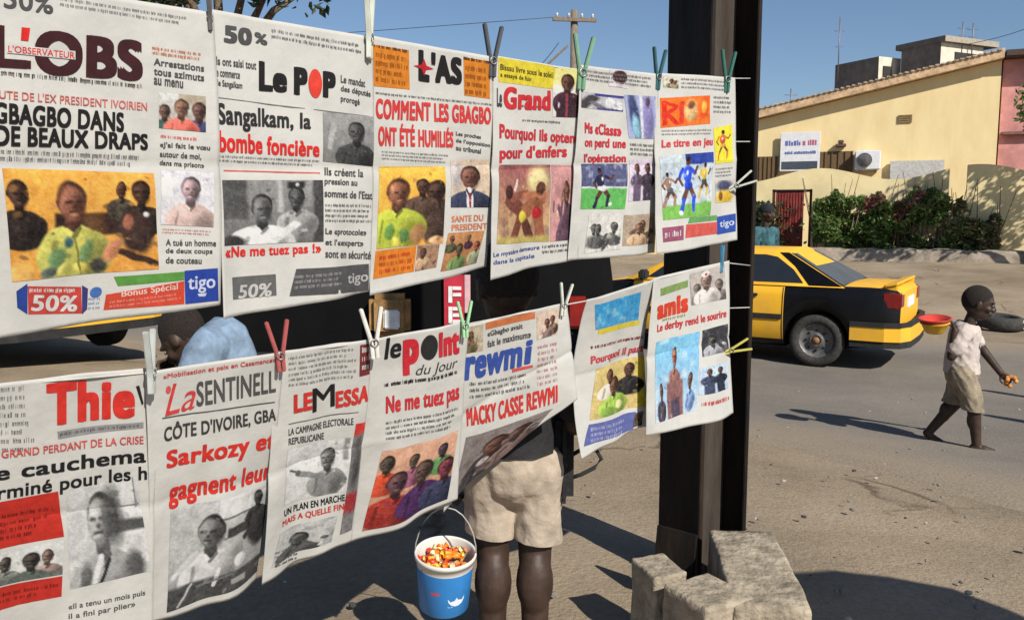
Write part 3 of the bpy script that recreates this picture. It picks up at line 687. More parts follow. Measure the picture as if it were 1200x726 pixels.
#PART2
# ------------------------------------------------------------------ steel post, blocks, rope
post_c = Vector((.612, 2.66, 0))
dW = Vector((math.cos(R(118)), math.sin(R(118)), 0))          # along the flanges, away from the camera
eW = Vector((dW.y, -dW.x, 0))                                  # along the web, to the right
STEEL = mat("black_painted_steel", (.006, .006, .006), .6, .4, 7, .3, spec=.15, col2=(.028, .019, .014), stretch=(1, 1, .25))
RUST = mat("rusty_web", (.065, .057, .048), .8, .2, 9, .3, spec=.2, col2=(.035, .026, .021), stretch=(2, 2, .3))
post = empty("steel_post", post_c); tag(post, "black H section steel post standing among concrete blocks, newspaper lines tied to it", "post")
fb, hh_, tf, tw, HP = .20, .178, .016, .010, 3.7
for sd, nm in ((-1, "flange"), (1, "flange")):
    bm = bmesh.new(); box(bm, eW * (sd * (hh_ / 2)) + Vector((0, 0, HP / 2 - .15)), (fb, tf, HP + .3), rz=math.atan2(dW.y, dW.x), bev=.002); obj(nm, bm, STEEL, post)
bm = bmesh.new(); box(bm, Vector((0, 0, HP / 2 - .15)), (tw, hh_ - tf - .002, HP + .3), rz=math.atan2(dW.y, dW.x)); obj("web", bm, RUST, post)
CEM = mat("grey_cement", (.335, .285, .215), .95, .22, 16, .6, spec=.1, bscale=45)
def block(cen, sz, rz, label, seed, tilt=0):
    bm = bmesh.new(); bmesh.ops.create_cube(bm, size=1); bmesh.ops.subdivide_edges(bm, edges=bm.edges[:], cuts=22, use_grid_fill=True)
    hf = [v / 2 for v in sz]; r = .009
    for v in bm.verts:
        p = Vector([v.co[k] * sz[k] for k in range(3)]); inn = Vector([max(-(hf[k] - r), min(hf[k] - r, p[k])) for k in range(3)]); d = p - inn
        if d.length > 1e-6: p = inn + d.normalized() * r
        q = p * 7 + Vector((seed, seed * 2, 0)); q2 = p * 30 + Vector((seed, 3, 0))
        p += Vector((mnoise.noise(q), mnoise.noise(q + Vector((9, 0, 0))), mnoise.noise(q + Vector((0, 9, 0))))) * .0045 + Vector((mnoise.noise(q2), mnoise.noise(q2 + Vector((9, 0, 0))), mnoise.noise(q2 + Vector((0, 9, 0))))) * .0034
        v.co = p + Vector((0, 0, hf[2]))
    o = obj("concrete_block", bm, CEM, None, True); o.location = cen; o.rotation_euler = (tilt, R(2), rz)
    return tag(o, label, "block", "concrete blocks round the foot of the post")
def gp_(px, py, z):
    d = ray(px, py); t = (z - CAM.z) / d.z; return CAM + d * t
zt_ = .20
def block_px(a, b, w, h, label, seed, side=1):
    """block whose top front edge runs a->b (px) at height zt_, width w away to the side"""
    A, B = gp_(*a, zt_), gp_(*b, zt_); d = (B - A); L = d.length; d.normalize(); n = Vector((-d.y, d.x, 0)) * side
    c = (A + B) / 2 + n * w / 2; return block((c.x, c.y, zt_ - h), (L, w, h), math.atan2(d.y, d.x), label, seed)
block_px((738, 652), (765, 674), .10, .27, "grey concrete block left of the post, standing on end", 3)
block_px((775, 682), (826, 712), .15, .27, "grey concrete block in front of the post, between two others", 8)
block_px((830, 620), (860, 704), .19, .27, "big pale concrete block right of the post, lit by the sun", 14, side=1)
bm = bmesh.new(); box(bm, (0, 0, .04), (.012, .13, .14)); o = tag(obj("steel_plate", bm, STEEL), "dark steel plate leaning between the left block and the post foot", "plate")
q = gp_(790, 652, .13); o.location = (q.x, q.y, .1); o.rotation_euler = (0, R(8), R(50))

# ------------------------------------------------------------------ newspapers
LINEZ = lambda px: 1767.0 / (1580.0 - px)
PS = .66
NEWS = mat("newsprint", (.425, .42, .40), .9, .05, 9, .12, spec=.15, bscale=26)
def ink(c):
    return mat("ink_%d_%d_%d" % c, tuple(v * PS for v in lin(c)), .85, .1, 70, spec=.15)
def photo_mat():
    m = bpy.data.materials.new("printed_photo"); m.use_nodes = True; nt = m.node_tree; b = nt.nodes["Principled BSDF"]
    a = nt.nodes.new("ShaderNodeAttribute"); a.attribute_name = "print"; nt.links.new(a.outputs["Color"], b.inputs["Base Color"])
    b.inputs["Roughness"].default_value = .8; b.inputs["Specular IOR Level"].default_value = .15; return m
PHM = photo_mat()
class Paper:
    def __init__(s, corners, dbot=0.0, dd=0.0, amp=.006, fr=1.2, ph=0, curl=0.0, bulge=0.0, pin_px=()):
        (a, b, c, d) = corners; s.c = corners
        za, zb_ = LINEZ(a[0]) + dd, LINEZ(b[0]) + dd
        db = dbot if isinstance(dbot, tuple) else (dbot, dbot)
        s.P = [P(*a, za), P(*b, zb_), P(*c, zb_ + db[1]), P(*d, za + db[0])]
        n = (s.P[1] - s.P[0]).cross(s.P[3] - s.P[0]).normalized()
        if n.dot(CAM - s.P[0]) < 0: n = -n
        s.n = n; s.amp, s.fr, s.ph, s.curl, s.bulge = amp, fr, ph, curl, bulge
        s.w = (s.P[1] - s.P[0]).length; s.h = (s.P[3] - s.P[0]).length; s.root = None
    def at(s, u, v, off=0.0):
        A, B, C, D = s.P
        p = (A * (1 - u) + B * u) * (1 - v) + (D * (1 - u) + C * u) * v
        w = .25 + .75 * min(1, max(0, v))
        d = 1.35 * s.amp * w * (math.sin(2 * math.pi * (s.fr * u + s.ph + .22 * v)) + .35 * math.sin(2 * math.pi * (2.3 * s.fr * u + s.ph * 3 - .6 * v)))
        d += s.bulge * math.sin(math.pi * min(1, max(0, v))) + s.curl * max(0, u - .6) ** 2 * 6 * v
        d += -.004 * math.exp(-abs(v - .5) / .035) * (1 if s.ph < .6 else -.6)
        d += .0022 * mnoise.noise((u * 5 + s.ph * 31, v * 6, 1.7)) 
        return p + s.n * (d + off)
    def uv(s, px, py):
        a, b, c, d = s.c; u = v = .5
        for _ in range(12):
            x0, y0 = proj(s.at(u, v)); e = 1e-3
            x1, y1 = proj(s.at(u + e, v)); x2, y2 = proj(s.at(u, v + e))
            J = ((x1 - x0) / e, (x2 - x0) / e, (y1 - y0) / e, (y2 - y0) / e); det = J[0] * J[3] - J[1] * J[2]
            if abs(det) < 1e-6: break
            rx, ry = px - x0, py - y0
            u += max(-.3, min(.3, (J[3] * rx - J[1] * ry) / det)); v += max(-.3, min(.3, (-J[2] * rx + J[0] * ry) / det))
        return max(.004, min(.996, u)), max(.004, min(.996, v))
    def build(s, label):
        nx, ny = 56, 72; V = []; F = []
        for side in (0, 1):
            for j in range(ny + 1):
                for i in range(nx + 1): V.append(s.at(i / nx, j / ny, -.0009 * side))
        N = (nx + 1) * (ny + 1)
        for j in range(ny):
            for i in range(nx):
                k = j * (nx + 1) + i; F.append((k, k + 1, k + nx + 2, k + nx + 1)); F.append((N + k, N + k + nx + 1, N + k + nx + 2, N + k + 1))
        rim = [i for i in range(nx + 1)] + [(j + 1) * (nx + 1) + nx for j in range(ny)] + [ny * (nx + 1) + i for i in range(nx - 1, -1, -1)] + [j * (nx + 1) for j in range(ny - 1, 0, -1)]
        for a, b in zip(rim, rim[1:] + rim[:1]): F.append((a, N + a, N + b, b))
        s.root = empty("newspaper", s.P[0]); tag(s.root, label, "newspaper", "newspapers pegged on the lines")
        o0 = s.P[0]
        sh = raw("sheet", [v - o0 for v in V], F, NEWS, s.root, smooth=True)
        return s
    def quad(s, q):   # q: 4 px corners TL TR BR BL -> uv quad function
        U = [s.uv(*c) for c in q]
        def f(x, y):
            u = (U[0][0] * (1 - x) + U[1][0] * x) * (1 - y) + (U[3][0] * (1 - x) + U[2][0] * x) * y
            v = (U[0][1] * (1 - x) + U[1][1] * x) * (1 - y) + (U[3][1] * (1 - x) + U[2][1] * x) * y
            return u, v
        f.w = math.dist((U[0][0] * s.w, U[0][1] * s.h), (U[1][0] * s.w, U[1][1] * s.h)); f.h = math.dist((U[0][0] * s.w, U[0][1] * s.h), (U[3][0] * s.w, U[3][1] * s.h))
        return f
    def add(s, name, verts2, faces, q, off, m, midx=None):
        f = s.quad(q); o0 = s.P[0]
        V = [s.at(*f(a[0], a[1]), off + (a[2] if len(a) > 2 else 0)) - o0 for a in verts2]
        return raw(name, V, faces, m, s.root, midx=midx)
def qb(x0, y0, x1, y1, hl, hr=None):
    hr = hl if hr is None else hr
    return ((x0, y0), (x1, y1), (x1, y1 + hr), (x0, y0 + hl))
TCACHE = {}
def glyphs(t, bold=.02, shear=0):
    k = (t, bold, shear)
    if k in TCACHE: return TCACHE[k]
    cu = bpy.data.curves.new("t", 'FONT'); cu.body = t; cu.resolution_u = 6; cu.fill_mode = 'FRONT'; cu.space_character = 1.0 + bold * 1.7
    o = bpy.data.objects.new("t", cu); COL.objects.link(o); dg = bpy.context.evaluated_depsgraph_get()
    me = bpy.data.meshes.new_from_object(o.evaluated_get(dg)); bpy.data.objects.remove(o); bpy.data.curves.remove(cu)
    v0 = np.array([(p.co.x + shear * p.co.y, p.co.y) for p in me.vertices]); f0 = [tuple(p.vertices) for p in me.polygons]; bpy.data.meshes.remove(me)
    b = bold * .95; V = []; F = []; Z = []
    for n_, (dx, dy) in enumerate(((0, 0), (b, .6 * b), (-b, .6 * b), (b, -.6 * b), (-b, -.6 * b), (b, 0), (-b, 0), (0, .7 * b), (0, -.7 * b)) if b > .004 else ((0, 0),)):
        F += [tuple(a + len(v0) * n_ for a in f) for f in f0]; V.append(v0 + np.array([dx, dy])); Z += [n_ * 1.5e-5] * len(v0)
    v = np.concatenate(V); lo_, hi_ = v.min(0), v.max(0); v = (v - lo_) / (hi_ - lo_); v[:, 1] = 1 - v[:, 1]
    TCACHE[k] = ([(a[0], a[1], z) for a, z in zip(v, Z)], F); return TCACHE[k]
def text(p, t, q, c, bold=.02, shear=0, off=.0011, name="headline"):
    v, fs = glyphs(t, bold, shear); f = p.quad(q)
    bm = bmesh.new(); bv = [bm.verts.new(a) for a in v]
    for fc in fs:
        try: bm.faces.new([bv[i] for i in fc])
        except ValueError: pass
    for ax, L in ((0, f.w), (1, f.h)):
        n = int(L / .014)
        for i in range(1, n + 1):
            co = [0, 0, 0]; no = [0, 0, 0]; co[ax] = i / (n + 1); no[ax] = 1
            bmesh.ops.bisect_plane(bm, geom=bm.verts[:] + bm.edges[:] + bm.faces[:], plane_co=co, plane_no=no)
    bm.verts.index_update(); V2 = [tuple(w.co) for w in bm.verts]; F2 = [tuple(w.index for w in fc.verts) for fc in bm.faces]; bm.free()
    return p.add(name, V2, F2, q, off, ink(c))
def rect(p, q, c, off=.0006, name="panel", n=None):
    nx, ny = n or (8, 8)
    V = [(i / nx, j / ny) for j in range(ny + 1) for i in range(nx + 1)]
    F = [(j * (nx + 1) + i, j * (nx + 1) + i + 1, (j + 1) * (nx + 1) + i + 1, (j + 1) * (nx + 1) + i) for j in range(ny) for i in range(nx)]
    return p.add(name, V, F, q, off, ink(c))
def disc(p, q, c, off=.0012, name="disc"):
    n = 28; V = [(.5, .5)] + [(.5 + .5 * r * math.cos(2 * math.pi * k / n), .5 + .5 * r * math.sin(2 * math.pi * k / n)) for r in (.5, 1) for k in range(n)]
    F = [(0, 1 + k, 1 + (k + 1) % n) for k in range(n)] + [(1 + k, 1 + n + k, 1 + n + (k + 1) % n, 1 + (k + 1) % n) for k in range(n)]
    return p.add(name, V, F, q, off, ink(c))
def greek(p, q, lines, c, bold=0, ragged=.15, off=.0009, seed=0, name="column_text", cw=None):
    """rows of type too small to read"""
    rnd = random.Random(seed or int(q[0][0] * 31 + q[0][1] * 17)); f = p.quad(q); V = []; F = []
    lh = 1.0 / lines; xh = lh * (.5 if bold else .42); w0 = (f.h * xh * (.66 if bold else .66)) / max(f.w, 1e-4)
    w0 = max(w0, .005)
    for L in range(lines):
        y = L * lh + lh * .2; x = 0; end = 1 - rnd.random() * ragged; wl = rnd.randint(3, 9)
        while x < end:
            w = w0 * .8 * rnd.uniform(.6, 1.2)
            if x + w > 1: break
            up = rnd.random(); y0 = y - (lh * .16 if up < .25 else 0); y1 = y + xh + (lh * .14 if up > .88 else 0)
            k = len(V); g = .82 if bold else .7
            if rnd.random() < .45:      # letter with a counter: two stems and a bar
                s_ = w * g * .36; V += [(x, y0), (x + s_, y0), (x + s_, y1), (x, y1), (x + w * g - s_, y), (x + w * g, y), (x + w * g, y1), (x + w * g - s_, y1), (x + s_, y), (x + w * g - s_, y), (x + w * g - s_, y + xh * .3), (x + s_, y + xh * .3)]
                F += [(k, k + 1, k + 2, k + 3), (k + 4, k + 5, k + 6, k + 7), (k + 8, k + 9, k + 10, k + 11)]
            else:
                s_ = w * g * rnd.choice([.34, .34, .95, .6]); V += [(x, y0), (x + s_, y0), (x + s_, y1), (x, y1)]; F.append((k, k + 1, k + 2, k + 3))
            x += w; wl -= 1
            if wl <= 0: x += w0 * .75; wl = rnd.randint(2, 9)
    return p.add(name, V, F, q, off, ink(c))
def words(p, q, lines, c, bold=.03, rag=None, name="column_text"):
    n = len(lines); (a, b, d, e) = [Vector(k) for k in q]; mx = max(len(l) for l in lines)
    for i, l in enumerate(lines):
        t0, t1 = i / n, (i + .74) / n; L0, L1, R0, R1 = a.lerp(e, t0), a.lerp(e, t1), b.lerp(d, t0), b.lerp(d, t1); fr = len(l) / mx
        text(p, l, (tuple(L0), tuple(L0.lerp(R0, fr)), tuple(L1.lerp(R1, fr)), tuple(L1)), c, bold, 0, .0009, name)
def vnoise(nx, ny, sc, rng):
    g = rng.random((int(sc * ny / max(nx, ny)) + 3, int(sc * nx / max(nx, ny)) + 3))
    y = np.linspace(0, g.shape[0] - 1.01, ny); x = np.linspace(0, g.shape[1] - 1.01, nx); yi, xi = y.astype(int), x.astype(int); fy, fx = (y - yi)[:, None], (x - xi)[None]
    fy = fy * fy * (3 - 2 * fy); fx = fx * fx * (3 - 2 * fx)
    return (g[yi][:, xi] * (1 - fx) + g[yi][:, xi + 1] * fx) * (1 - fy) + (g[yi + 1][:, xi] * (1 - fx) + g[yi + 1][:, xi + 1] * fx) * fy
def paint(nx, ny, ops, seed, bw=False, grain=10, warp=.014, fade=.05, det=1.0):
    rng = np.random.default_rng(seed); X, Y = np.meshgrid(np.linspace(0, 1, nx), np.linspace(0, 1, ny)); A = np.ones((ny, nx, 3)) * 150.0
    X = X + (vnoise(nx, ny, 9, rng) - .5) * warp; Y = Y + (vnoise(nx, ny, 9, rng) - .5) * warp
    for op in ops:
        k = op[0]
        if k == 'bg': A[:] = op[1]
        elif k == 'g': A[:] = np.array(op[1]) * (1 - Y[..., None]) + np.array(op[2]) * Y[..., None]
        elif k == 'e':
            _, cx, cy, rx, ry, rot, c, so = op; a = math.radians(rot); dx, dy = X - cx, Y - cy
            d = np.sqrt(((dx * math.cos(a) + dy * math.sin(a)) / rx) ** 2 + ((-dx * math.sin(a) + dy * math.cos(a)) / ry) ** 2)
            m = np.clip((1 + so - d) / (2 * so + 1e-6), 0, 1)[..., None]; sh_ = (1 - .22 * np.clip((dx / rx * .7 + dy / ry * .5), -1.2, 1.2))[..., None]; A = A * (1 - m) + np.array(c) * sh_ * m
        elif k == 'r':
            _, x0, y0, x1, y1, c, so = op
            m = np.clip((X - x0) / so + .5, 0, 1) * np.clip((x1 - X) / so + .5, 0, 1) * np.clip((Y - y0) / so + .5, 0, 1) * np.clip((y1 - Y) / so + .5, 0, 1)
            m = m[..., None]; A = A * (1 - m) + np.array(c) * m
        elif k == 'l':   # thick line
            _, x0, y0, x1, y1, w, c, so = op; dx, dy = x1 - x0, y1 - y0; t = np.clip(((X - x0) * dx + (Y - y0) * dy) / (dx * dx + dy * dy + 1e-9), 0, 1)
            d = np.hypot(X - x0 - t * dx, Y - y0 - t * dy) / w; m = np.clip((1 + so - d) / (2 * so), 0, 1)[..., None]; A = A * (1 - m) + np.array(c) * m
        elif k == 'n':   # blotches of colour
            m = np.clip((vnoise(nx, ny, op[1], rng) - op[3]) * 4, 0, 1)[..., None] * op[4] * .6; A = A * (1 - m) + np.array(op[2]) * m
    for _ in range(int(60 * det)):   # small strokes in colours borrowed from close by, as in a coarse printed photo
        cx, cy = rng.random(2); qx, qy = np.clip(cx + rng.normal(0, .1), 0, .999), np.clip(cy + rng.normal(0, .1), 0, .999)
        c = A[int(qy * ny), int(qx * nx)] * rng.uniform(.72, 1.28); rx, ry = rng.uniform(.008, .035, 2); a = rng.random() * 3.14; dx, dy = X - cx, Y - cy
        d = np.sqrt(((dx * math.cos(a) + dy * math.sin(a)) / rx) ** 2 + ((-dx * math.sin(a) + dy * math.cos(a)) / ry) ** 2)
        m = (np.clip((1.3 - d) / .6, 0, 1) * rng.uniform(.2, .5))[..., None]; A = A * (1 - m) + c * m
    A = A * (1 + .2 * (.55 * vnoise(nx, ny, 7, rng) + .45 * vnoise(nx, ny, 20, rng) - .5))[..., None]
    A += (vnoise(nx, ny, 14, rng)[..., None] - .5) * grain * .9 + (vnoise(nx, ny, 45, rng)[..., None] - .5) * grain * 1.6 + rng.normal(0, grain * .5, (ny, nx, 1))
    if bw: A = np.repeat((A @ np.array([.3, .59, .11]))[..., None], 3, 2)
    A = A * (1 - fade) + 128 * fade
    return np.clip(128 + (A - 128) * 1.12 + 6, 14, 228)
def photo(p, q, ops, seed=1, bw=False, name="photograph", grain=12, warp=.022, off=.0008, fade=.05):
    f = p.quad(q); nx = max(16, min(130, int(f.w / .0016))); ny = max(16, min(130, int(f.h / .0016)))
    A = paint(nx, ny, ops, seed, bw, grain, warp, fade) / 255.0; Lc = PS * np.where(A <= .04045, A / 12.92, ((A + .055) / 1.055) ** 2.4)
    V = [(i / (nx - 1), j / (ny - 1)) for j in range(ny) for i in range(nx)]
    F = [(j * nx + i, j * nx + i + 1, (j + 1) * nx + i + 1, (j + 1) * nx + i) for j in range(ny - 1) for i in range(nx - 1)]
    o = p.add(name, V, F, q, off, PHM)
    ca = o.data.color_attributes.new("print", 'FLOAT_COLOR', 'POINT')
    ca.data.foreach_set("color", np.concatenate([Lc, np.ones((ny, nx, 1))], 2).astype(np.float32).ravel())
    return o
# --- pictures ---
OR, DK, SK, SKL = (206, 150, 66), (38, 28, 26), (112, 72, 58), (172, 138, 120)
def bust(cx, cy, h, skin, shirt, a=1.0, turn=0.0, so=.07, neck=True, wide=1.0):
    """head and shoulders; h = head height, a = height / width of the picture"""
    sk = np.array(skin, float); dk = tuple(sk * .62); li = tuple(np.minimum(sk * 1.28 + 8, 235)); hr = tuple(sk * .36); ey = tuple(sk * .48)
    X = lambda v: v * h * a
    o = [('e', cx, cy + 1.32 * h, X(1.02 * wide), .72 * h, 0, shirt, so * .6)]
    o += [('e', cx + X(.45), cy + 1.5 * h, X(.35), .5 * h, 20, tuple(np.array(shirt, float) * .72), .35), ('l', cx - X(.5), cy + 1.0 * h, cx - X(.6), cy + 1.7 * h, .02, tuple(np.array(shirt, float) * .8), .5)]
    if neck: o += [('e', cx, cy + .56 * h, X(.2), .26 * h, 0, dk, .15), ('l', cx - X(.16), cy + .72 * h, cx, cy + .9 * h, .018, tuple(np.minimum(np.array(shirt, float) * 1.25, 225)), .4), ('l', cx + X(.16), cy + .72 * h, cx, cy + .9 * h, .018, tuple(np.array(shirt, float) * .6), .4)]
    o += [('e', cx, cy - .02 * h, X(.39), .42 * h, 0, hr, so * 1.3), ('e', cx + X(.03 * turn), cy + .09 * h, X(.345), .42 * h, 0, sk, so * 2), ('e', cx + X(.36 * (1 if turn <= 0 else -1)), cy + .06 * h, X(.05), .1 * h, 0, dk, .3)]
    o += [('e', cx - X(.13), cy - .02 * h, X(.17), .24 * h, 0, li, .7), ('e', cx + X(.2), cy + .15 * h, X(.14), .3 * h, 0, dk, .6)]
    t = X(.1 * turn)
    o += [('l', cx - X(.19) + t, cy + .05 * h, cx - X(.09) + t, cy + .05 * h, .034 * h, ey, .9), ('l', cx + X(.08) + t, cy + .05 * h, cx + X(.18) + t, cy + .05 * h, .034 * h, ey, .9),
          ('e', cx + X(.01) + t, cy + .17 * h, X(.06), .05 * h, 0, dk, .5), ('l', cx - X(.09) + t, cy + .29 * h, cx + X(.1) + t, cy + .29 * h, .03 * h, tuple(sk * .55), .8), ('e', cx - X(.02) + t, cy + .36 * h, X(.09), .04 * h, 0, li, .7)]
    return o
def pic_shirt():
    G = [('g', (226, 168, 78), (206, 146, 70)), ('r', .3, .4, 1.1, .62, (50, 36, 34), .03), ('n', 5, (190, 132, 60), .55, .5)]
    G += bust(.08, .2, .26, (66, 44, 38), (46, 38, 36), .64, .5) + bust(.76, .16, .16, (78, 50, 40), (74, 66, 56), .64) + bust(.9, .18, .24, (60, 40, 34), (48, 40, 36), .64, -.6)
    G += [('e', .86, .6, .12, .22, 0, (62, 46, 42), .15), ('e', .80, .5, .035, .08, 0, (150, 96, 76), .2), ('e', .93, .42, .02, .03, 0, (206, 206, 200), .3)]
    G += bust(.42, .27, .40, (128, 84, 68), (176, 174, 92), .64, .8)
    G += [('e', .3, .82, .06, .1, 20, (106, 136, 92), .2), ('e', .5, .78, .05, .12, 10, (104, 130, 84), .2), ('e', .38, .68, .03, .05, 0, (60, 96, 100), .3), ('e', .58, .92, .05, .07, 0, (62, 60, 56), .25), ('e', .24, .95, .05, .05, 0, (80, 92, 90), .3), ('e', .46, .92, .05, .05, 0, (206, 190, 96), .3), ('e', .33, .93, .03, .06, 30, (206, 196, 110), .3), ('l', .42, .62, .46, 1.0, .008, (120, 116, 60), .4), ('l', .74, .8, .99, .94, .03, (54, 36, 32), .3), ('e', .68, .78, .05, .12, 25, (186, 126, 92), .2), ('e', .04, .96, .09, .1, 0, (214, 168, 96), .3)]
    return G
def pic_bwboy():
    G = [('bg', (196, 196, 192)), ('r', .56, -.1, .95, .3, (208, 208, 204), .01), ('r', .93, -.1, .95, .32, (120, 120, 118), .01), ('r', .55, .28, .97, .3, (130, 130, 128), .01), ('r', .6, .42, 1.1, .54, (84, 82, 80), .03)]
    G += bust(.44, .33, .56, (146, 142, 138), (150, 148, 143), .82, -.9, .04)
    G += [('e', .6, .34, .11, .27, -4, (78, 75, 73), .5), ('l', .40, .74, .28, 1.0, .035, (214, 212, 208), .2), ('l', .5, .78, .36, 1.02, .02, (46, 45, 45), .3), ('e', .82, .9, .12, .16, 0, (92, 90, 88), .3), ('e', .2, .92, .07, .14, 10, (96, 94, 92), .3)]
    return G
def pic_bwclass():
    G = [('g', (190, 190, 186), (140, 138, 136)), ('r', .45, -.05, .8, .2, (206, 206, 202), .01), ('r', .44, .19, .82, .21, (110, 110, 108), .01), ('r', .55, .3, 1.1, .4, (62, 60, 60), .02)]
    G += bust(.88, .08, .16, (60, 58, 57), (54, 53, 53), .85) + [('e', .92, .42, .12, .2, 0, (52, 51, 51), .15), ('l', .76, .46, .92, .3, .03, (60, 58, 58), .3)]
    G += bust(.40, .28, .36, (112, 108, 104), (182, 180, 175), .85, -.9, .05)
    G += [('l', .05, .66, .26, .52, .035, (190, 188, 183), .2), ('e', .64, .58, .1, .1, 0, (150, 148, 144), .2), ('e', .72, .68, .07, .06, 10, (214, 210, 206), .2), ('r', -.1, .78, 1.1, 1.1, (72, 70, 69), .03), ('l', .5, .7, .45, .88, .018, (206, 204, 200), .25), ('l', .1, .97, .24, .80, .012, (170, 168, 164), .3), ('l', .3, .84, .62, .80, .012, (110, 108, 106), .3), ('r', .62, .86, .8, .93, (150, 148, 146), .02)]
    return G
def pic_bwmen():
    G = [('g', (140, 138, 136), (104, 102, 100)), ('r', -.1, -.1, .24, .6, (84, 82, 81), .04), ('r', .9, -.1, 1.1, 1.1, (70, 68, 68), .03), ('r', .55, -.1, .6, .5, (170, 168, 166), .03)]
    return G + bust(.74, .26, .34, (72, 69, 67), (150, 148, 145), .6, -.5, .06) + [('r', .66, .02, .82, .14, (44, 43, 43), .03), ('e', .745, .07, .02, .03, 0, (190, 188, 184), .3)] + bust(.38, .42, .46, (98, 93, 90), (210, 208, 204), .6, .9, .05, wide=1.25) + [('l', .5, .95, .72, .7, .05, (206, 204, 200), .2), ('e', .08, .97, .14, .12, 0, (56, 54, 54), .2)]
def pic_bwpair():
    return [('g', (150, 148, 147), (120, 118, 117)), ('l', .12, .7, .2, .25, .05, (168, 165, 163), .25)] + bust(.64, .32, .42, (74, 70, 68), (62, 60, 60), .97, -.4, .06)
def pic_suit(bgc=(206, 186, 166), suit=(54, 60, 82)):
    return [('bg', bgc), ('e', .12, .3, .2, .3, 0, (186, 178, 176), .4)] + bust(.5, .34, .5, (104, 70, 60), suit, 1.2, 0, .05, False) + [('l', .5, .66, .52, 1.0, .085, (226, 226, 230), .12), ('l', .42, .62, .5, .75, .02, (30, 34, 50), .4), ('l', .6, .62, .53, .75, .02, (30, 34, 50), .4), ('l', .51, .72, .53, 1.0, .03, (140, 50, 60), .2)]
def pic_crowd(a=(150, 92, 70), b=(84, 56, 48), hi=(226, 186, 150), n=4, seed=0, asp=.9):
    rnd = random.Random(seed); ops = [('g', hi, a), ('n', 6, tuple(int(v * .8) for v in hi), .5, .6)]
    for row, (yy, hh) in enumerate(((.2, .2), (.42, .3))):
        for i in range(n):
            ops += bust((i + .3 + .4 * row + rnd.uniform(-.1, .1)) / n, yy + rnd.uniform(-.05, .05), hh * rnd.uniform(.85, 1.1), tuple(int(v * rnd.uniform(.8, 1.25)) for v in b), tuple(int(v * rnd.uniform(.5, 1.3)) for v in rnd.choice((a, (170, 150, 140), (70, 74, 90), (150, 60, 60)))), asp, rnd.uniform(-1, 1), .07)
    return ops
def pic_wrestle():
    sk = (112, 66, 56); G = [('g', (150, 92, 92), (196, 172, 120)), ('n', 6, (110, 70, 84), .5, .7), ('e', .78, .2, .2, .18, 0, (206, 190, 140), .3)]
    G += [('l', .2, .45, .5, .62, .1, sk, .1), ('l', .5, .62, .66, .92, .075, tuple(int(v * .8) for v in sk), .1), ('l', .44, .66, .3, .95, .075, sk, .1), ('l', .24, .42, .55, .36, .05, (136, 84, 70), .12), ('e', .18, .34, .08, .09, 0, (70, 42, 38), .1), ('l', .84, .42, .56, .6, .1, (150, 96, 70), .1), ('l', .8, .5, .84, .92, .075, (134, 84, 62), .1), ('l', .82, .38, .5, .4, .045, (168, 108, 80), .12), ('e', .82, .3, .08, .09, 0, (84, 52, 44), .1), ('e', .5, .66, .09, .08, 0, (206, 190, 70), .15), ('e', .78, .62, .08, .07, 0, (170, 40, 50), .15), ('l', .3, .32, .36, .2, .02, (214, 190, 180), .3), ('r', -.1, .92, 1.1, 1.1, (176, 160, 96), .05)]
    return G
def player(cx, cy, h, shirt, shorts, sk, lean=0, asp=1.0):
    X = lambda v: cx + v * h * asp
    return [('l', X(.02), cy + .5 * h, X(-.12), cy + .74 * h, .055 * h, sk, .15), ('l', X(-.12), cy + .74 * h, X(-.2), cy + 1.0 * h, .042 * h, shirt, .15), ('l', X(.06), cy + .5 * h, X(.2), cy + .70 * h, .055 * h, sk, .15), ('l', X(.2), cy + .7 * h, X(.16), cy + .96 * h, .042 * h, shirt, .15),
            ('e', X(.03), cy + .48 * h, .12 * h * asp, .09 * h, 0, shorts, .12), ('e', X(lean * .03), cy + .27 * h, .115 * h * asp, .17 * h, 0, shirt, .1), ('l', X(-.1), cy + .16 * h, X(-.22), cy + .34 * h, .036 * h, shirt, .2), ('l', X(-.22), cy + .34 * h, X(-.14), cy + .46 * h, .028 * h, sk, .2), ('l', X(.1), cy + .16 * h, X(.24), cy + .26 * h, .036 * h, shirt, .2), ('l', X(.24), cy + .26 * h, X(.3), cy + .14 * h, .028 * h, sk, .2),
            ('e', X(lean * .06), cy + .02 * h, .06 * h * asp, .075 * h, 0, sk, .12), ('e', X(lean * .06), cy - .02 * h, .055 * h * asp, .045 * h, 0, (34, 26, 24), .2), ('e', X(.03), cy + .24 * h, .03 * h * asp, .05 * h, 0, (214, 214, 214), .3)]
def pic_soccer(shirt=(40, 40, 66), grass=(96, 172, 92), stand=(84, 88, 122)):
    return [('bg', stand), ('n', 14, (206, 208, 220), .6, .8), ('n', 12, (56, 56, 90), .6, .7), ('r', -.1, .52, 1.1, 1.2, grass, .03), ('r', -.1, .5, 1.1, .54, (206, 210, 216), .02)] + player(.48, .14, .82, shirt, (214, 214, 216), (84, 54, 44), -1) + [('e', .7, .9, .045, .045, 0, (226, 226, 226), .2)]
def pic_blue():
    return [('bg', (186, 198, 206)), ('n', 12, (146, 160, 178), .55, .6), ('r', .45, -.1, 1.1, .17, (44, 66, 146), .02), ('r', -.1, .78, 1.1, 1.2, (116, 172, 84), .03)] + player(.8, .2, .5, (206, 172, 60), (60, 70, 60), (96, 62, 48), 1, .9) + player(.12, .3, .5, (150, 116, 100), (90, 90, 92), (96, 62, 48), -1, .9) + player(.45, .1, .82, (46, 80, 206), (40, 66, 180), (98, 64, 50), 1, .9) + [('e', .3, .92, .04, .035, 0, (230, 230, 226), .2)]
